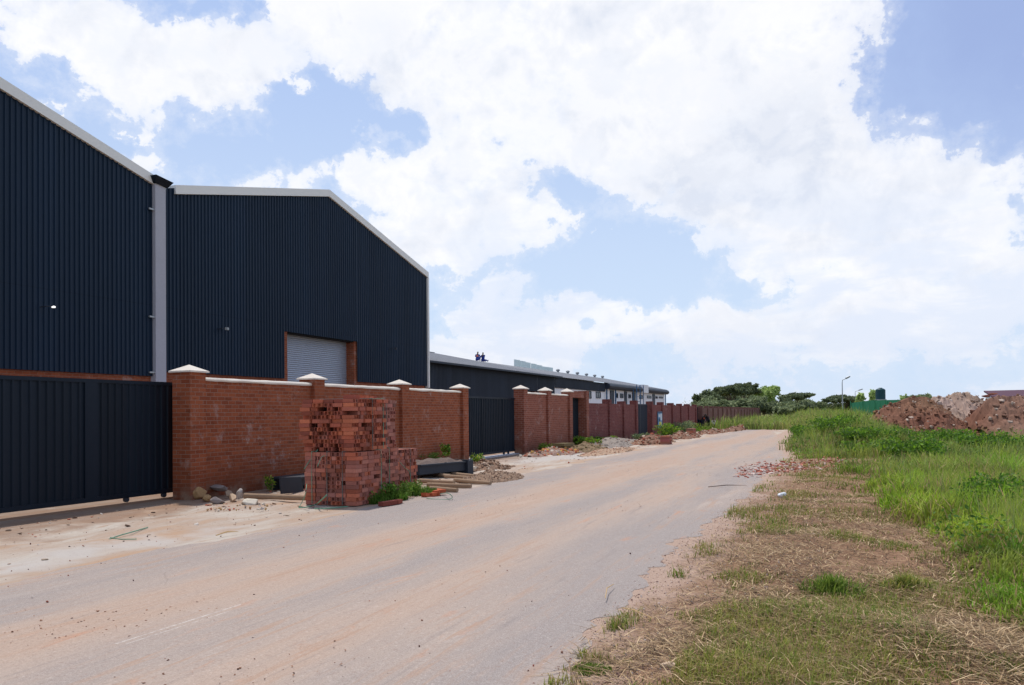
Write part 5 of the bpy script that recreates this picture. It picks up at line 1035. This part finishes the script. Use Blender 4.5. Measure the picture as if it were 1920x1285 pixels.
bend = dict(pel=(0, 0, .92), ch=(.20, 0, 1.26), nk=(.33, 0, 1.40), hd=(.44, 0, 1.52), le=(.36, .2, 1.08), lh=(.5, .15, .88), re=(.38, -.2, 1.08), rh=(.52, -.12, .9), lk=(.08, .11, .48), lf=(-.04, .12, .06), lt=(.13, .13, .03), rk=(.05, -.11, .48), rf=(-.1, -.12, .06), rt=(.08, -.13, .03))
stand = dict(pel=(0, 0, .92), ch=(.03, 0, 1.3), nk=(.04, 0, 1.46), hd=(.08, 0, 1.62), le=(.05, .27, 1.12), lh=(.2, .2, .98), re=(.0, -.26, 1.12), rh=(.15, -.2, .95), lk=(.04, .1, .48), lf=(0, .11, .06), lt=(.18, .13, .03), rk=(.06, -.1, .48), rf=(.02, -.12, .06), rt=(.2, -.14, .03))
sit = dict(pel=(0, 0, .17), ch=(.07, 0, .52), nk=(.11, 0, .68), hd=(.17, 0, .82), le=(.2, .22, .42), lh=(.4, .16, .45), re=(.2, -.22, .42), rh=(.4, -.16, .45), lk=(.42, .14, .42), lf=(.55, .14, .06), lt=(.72, .15, .04), rk=(.42, -.14, .42), rf=(.55, -.14, .06), rt=(.72, -.15, .04))
loungeJ = dict(pel=(0, 0, .15), ch=(-.04, 0, .52), nk=(-.02, 0, .68), hd=(.03, 0, .83), le=(-.2, .2, .36), lh=(-.32, .2, .1), re=(-.18, -.2, .36), rh=(-.3, -.2, .1), lk=(.48, .12, .22), lf=(.95, .12, .08), lt=(1.0, .12, .26), rk=(.47, -.12, .2), rf=(.92, -.14, .08), rt=(.98, -.14, .24))
gp = 'workers standing at the far wall'
pp = FP(1310, 84, 0); person((pp.x, pp.y, -.12), 1.2, bend, 'worker in dark clothes with pale collar bending at the far wall', 'navy', 'navy', gp)
pp = FP(1316, 83, 0); person((pp.x, pp.y, -.1), -2.2, bend, 'worker in orange vest over dark clothes beside the far wall', 'dark', 'navy', gp, vest='orange')
pp = FP(1328.5, 85, 0); person((pp.x, pp.y, -.12), 2.6, bend, 'worker in dark clothes with light shoulders, rightmost of those standing', 'dark', 'navy', gp)
pp = FP(1338, 84, 0); person((pp.x, pp.y, .18), 0.4, sit, 'worker in white shirt sitting on the rubble at the far wall', 'white', 'dark')
yr = YB+rdY
def onroof(px): return (ATY(px, yr-.25), yr-.25, zr-.2)
gp = 'workers sitting on the shed roof'
person(onroof(896), 0.2, dict(sit, ch=(.1, 0, .5), hd=(.26, 0, .84)), 'worker in blue overalls and coral vest sitting on the shed roof, left of the pair', 'blue', 'blue', gp, vest='coral')
person(onroof(906.5), 0.0, loungeJ, 'worker in blue overalls sitting on the shed roof with legs stretched out', 'blue', 'blue', gp)
# ------------------------------------------------------------------ sky, sun
w = bpy.data.worlds.new('World'); S.world = w; w.use_nodes = True; t = NT(w.node_tree)
SUN_EL, SUN_AZ = R(66), R(48)               # azimuth measured from +X towards +Y
sky = t.n('ShaderNodeTexSky', sky_type='NISHITA', sun_disc=False, sun_elevation=SUN_EL, sun_rotation=R(90)-SUN_AZ, altitude=1000, air_density=1.0, dust_density=1.0, ozone_density=1.2)
dirn = t.n('ShaderNodeTexCoord').outputs['Generated']; sx = t.n('ShaderNodeSeparateXYZ', {0: dirn}); dx_, dy_, dz_ = sx.outputs
az = t.math('ARCTAN2', dy_, dx_); el = t.math('ARCSINE', dz_)
wp = t.n('ShaderNodeSeparateColor', {0: t.noise(dirn, 7.0, 7, .6, 0, 1)}); wq = t.n('ShaderNodeSeparateColor', {0: t.noise(dirn, 28.0, 6, .62, 0, 1)})
azw = t.math('ADD', az, t.math('ADD', t.math('MULTIPLY_ADD', wp.outputs[0], .22, -.11), t.math('MULTIPLY_ADD', wq.outputs[0], .05, -.025))); elw = t.math('ADD', el, t.math('ADD', t.math('MULTIPLY_ADD', wp.outputs[1], .16, -.08), t.math('MULTIPLY_ADD', wq.outputs[1], .042, -.021)))
USEW = True
pl = dirn
n1 = t.noise(t.mapping(dirn, (1, 1, 1.35)), 5.0, 12, .62, .35); n2 = t.noise(t.mapping(dirn, (1, 1, 1.5), loc=(3, 1, 2)), 4.2, 6, .55); n3 = t.noise(t.mapping(dirn, (1, 1, 1.4), loc=(1, 5, 2)), 16.0, 10, .66, .2)
def blob(px, py, rx, ry, wt):
    d = ray(px, py); a0 = math.atan2(d.y, d.x); e0 = math.asin(d.z); ca_ = math.cos(math.atan((px-960)/F)); ra = rx*.9/F*ca_*ca_; re = ry*.9/F*ca_
    A = t.math('MULTIPLY', t.math('SUBTRACT', azw if USEW else az, a0), 1/ra); B = t.math('MULTIPLY', t.math('SUBTRACT', elw if USEW else el, e0), 1/re)
    q = t.math('MULTIPLY_ADD', A, A, t.math('MULTIPLY', B, B)); return t.math('MULTIPLY', t.math('EXPONENT', t.math('MULTIPLY', q, -1)), wt)
BL = [(60, 20, 150, 45, 1), (190, 60, 150, 80, 1.1), (330, 120, 150, 70, 1.1), (440, 175, 130, 60, 1.0), (560, 200, 50, 18, .7), (120, -60, 300, 70, .5),
      (560, 30, 90, 70, .8), (700, 60, 150, 70, 1.0), (900, 110, 220, 130, 1.1), (1150, 180, 300, 150, 1.2), (1420, 110, 220, 160, 1.2), (1000, -20, 500, 90, 1), (1350, 320, 230, 90, 1), (1520, 300, 150, 130, .9), (680, 140, 30, 50, .6), (950, 240, 150, 70, .6),
      (840, 365, 165, 95, 1.2), (945, 435, 120, 55, 1.1), (1000, 410, 60, 40, .6), (700, 320, 70, 50, .9), (800, 460, 100, 50, 1), (690, 270, 50, 18, .5),
      (1620, 400, 230, 80, 1.1), (1830, 360, 140, 75, 1.2), (1700, 480, 260, 55, 1.0), (1325, 440, 50, 34, .9), (1450, 470, 60, 25, .5), (1600, 530, 150, 50, .8),
      (890, 555, 100, 45, 1.1), (1080, 615, 150, 40, 1), (1300, 610, 130, 45, .9), (1500, 620, 250, 55, 1), (1800, 590, 230, 70, 1.0), (960, 640, 300, 45, .9), (1900, 520, 60, 60, .6),
      (245, 285, 60, 38, .62), (490, 332, 62, 34, .72), (595, 345, 58, 40, .7), (1800, 235, 40, 22, .42), (1725, 235, 26, 18, .36), (232, 225, 26, 15, .6), (655, 215, 14, 18, .6), (60, 135, 16, 12, .4), (1055, 395, 25, 12, .55), (1112, 438, 6, 8, .6),
      (205, 88, 40, 14, -.5), (650, 225, 110, 75, -.75), (760, 250, 60, 40, -.4), (1220, 470, 140, 80, -.6), (1160, 540, 110, 30, -.35), (1090, 345, 50, 25, -.4), (1760, 90, 110, 120, -.8), (380, 30, 40, 30, -.35), (480, 70, 30, 40, -.4), (150, 230, 60, 40, -.4)]
tot = None
for b in BL:
    v = blob(*b); tot = v if tot is None else t.math('ADD', tot, v)
tot = t.math('MINIMUM', tot, 1.15); low = t.sstep(el, R(7.0), R(3.0), 0, .6)
aw = t.math('ABSOLUTE', t.math('SUBTRACT', az, TH)); outw = t.math('MAXIMUM', t.sstep(aw, R(32), R(44)), t.sstep(el, R(26), R(36)))
f = t.math('ADD', t.math('ADD', tot, low), t.math('MULTIPLY', outw, .34))
f = t.math('ADD', f, t.math('ADD', t.math('MULTIPLY_ADD', n1, 2.0, -1.06), t.math('MULTIPLY_ADD', n3, 1.9, -.95)))
mask = t.math('ADD', t.sstep(f, .36, .62, 0, .72), t.sstep(f, .46, 1.0, 0, .28))
wisp = t.math('MULTIPLY', t.sstep(f, .05, .5), .25)
mask = t.math('MAXIMUM', mask, wisp)
dens = t.sstep(t.math('ADD', f, t.math('MULTIPLY', n1, .6)), .7, 1.5)       # thick middles are greyer
shb = None
for b in ((1480, 250, 190, 110, .9), (1080, 190, 130, 90, .7), (1350, 310, 210, 60, .8), (1680, 420, 170, 50, .7), (860, 110, 110, 60, .6), (1250, 330, 90, 50, .5), (450, 120, 80, 40, .3), (1750, 500, 160, 30, .5), (940, 480, 90, 25, .4), (1500, 600, 300, 50, .5), (1000, 640, 250, 30, .4)):
    v = blob(*b); shb = v if shb is None else t.math('ADD', shb, v)
shade = t.math('MULTIPLY', t.math('ADD', shb, t.math('MULTIPLY', dens, .35)), t.sstep(t.math('ADD', t.math('MULTIPLY', n1, .6), t.math('MULTIPLY', n3, .4)), .34, .60))
shade = t.math('MINIMUM', shade, 1.0)
CLB = 10.3
def vol(sc, off, det): 
    v0_ = t.noise(dirn, sc, det, .55, .3); v1_ = t.noise(t.mapping(dirn, loc=off), sc, det, .55, .3); return t.math('SUBTRACT', v1_, v0_)
emb = t.math('ADD', t.math('MULTIPLY', vol(6.0, (0, 0, .035), 4), 2.6), t.math('MULTIPLY', vol(17.0, (0, 0, .012), 5), 1.6))
shade = t.math('ADD', t.math('MULTIPLY', shade, .75), t.math('MULTIPLY', t.math('MAXIMUM', emb, 0), 1.3), clamp=True)
cw = t.mix(shade, (1.0*CLB, 1.0*CLB, 1.02*CLB), (.72*CLB, .77*CLB, .88*CLB))
cw = t.mix(t.sstep(n3, .46, .66, 0, .75), cw, (.88*CLB, .91*CLB, .98*CLB))
n5 = t.noise(t.mapping(dirn, (1, 1, 3.2), loc=(2, 2, 0)), 7.5, 8, .58, .4)
cw = t.mix(t.math('MULTIPLY', t.sstep(n5, .60, .42), t.sstep(el, R(17), R(7), 0, .85)), cw, (.76*CLB, .83*CLB, .97*CLB))
cw = t.mix(t.sstep(el, R(9), R(0), 0, .75), cw, (.74*CLB, .80*CLB, .92*CLB))
skyc = t.mix(1.0, sky.outputs[0], (1.0, 1.0, 1.0), 'MULTIPLY')
crn = blob(1900, 0, 420, 330, 1.0)
skyc = t.mix(t.math('MULTIPLY', t.sstep(el, R(48), R(28), .25, .9), t.sstep(el, R(28), R(5), .93, 1.0)), skyc, t.mix(crn, t.mix(t.sstep(el, R(4), R(26)), (6.5, 7.9, 10.0), (4.9, 6.4, 9.7)), (3.9, 5.0, 8.3)))
c = t.mix(mask, skyc, cw)
bg = t.n('ShaderNodeBackground', {'Color': c, 'Strength': .1}); t.n('ShaderNodeOutputWorld', {'Surface': bg.outputs[0]})
w.cycles.sampling_method = 'MANUAL'; w.cycles.sample_map_resolution = 512
sl = bpy.data.lights.new('sun', 'SUN'); sl.energy = 3.3; sl.angle = R(2.5); sl.color = (1, .95, .88); so = bpy.data.objects.new('sun', sl); COL.objects.link(so)
sd = Vector((math.cos(SUN_EL)*math.cos(SUN_AZ), math.cos(SUN_EL)*math.sin(SUN_AZ), math.sin(SUN_EL))); so.rotation_euler = sd.to_track_quat('Z', 'Y').to_euler()
S.view_settings.view_transform = 'Standard'; S.view_settings.look = 'None'; S.view_settings.gamma = 1; S.view_settings.exposure = 0.0
try: S.view_settings.use_curve_mapping = False
except Exception: pass
S.render.engine = 'CYCLES'; S.cycles.use_denoising = True; S.cycles.max_bounces = 6; S.cycles.diffuse_bounces = 3; S.cycles.transmission_bounces = 4; S.cycles.transparent_max_bounces = 4
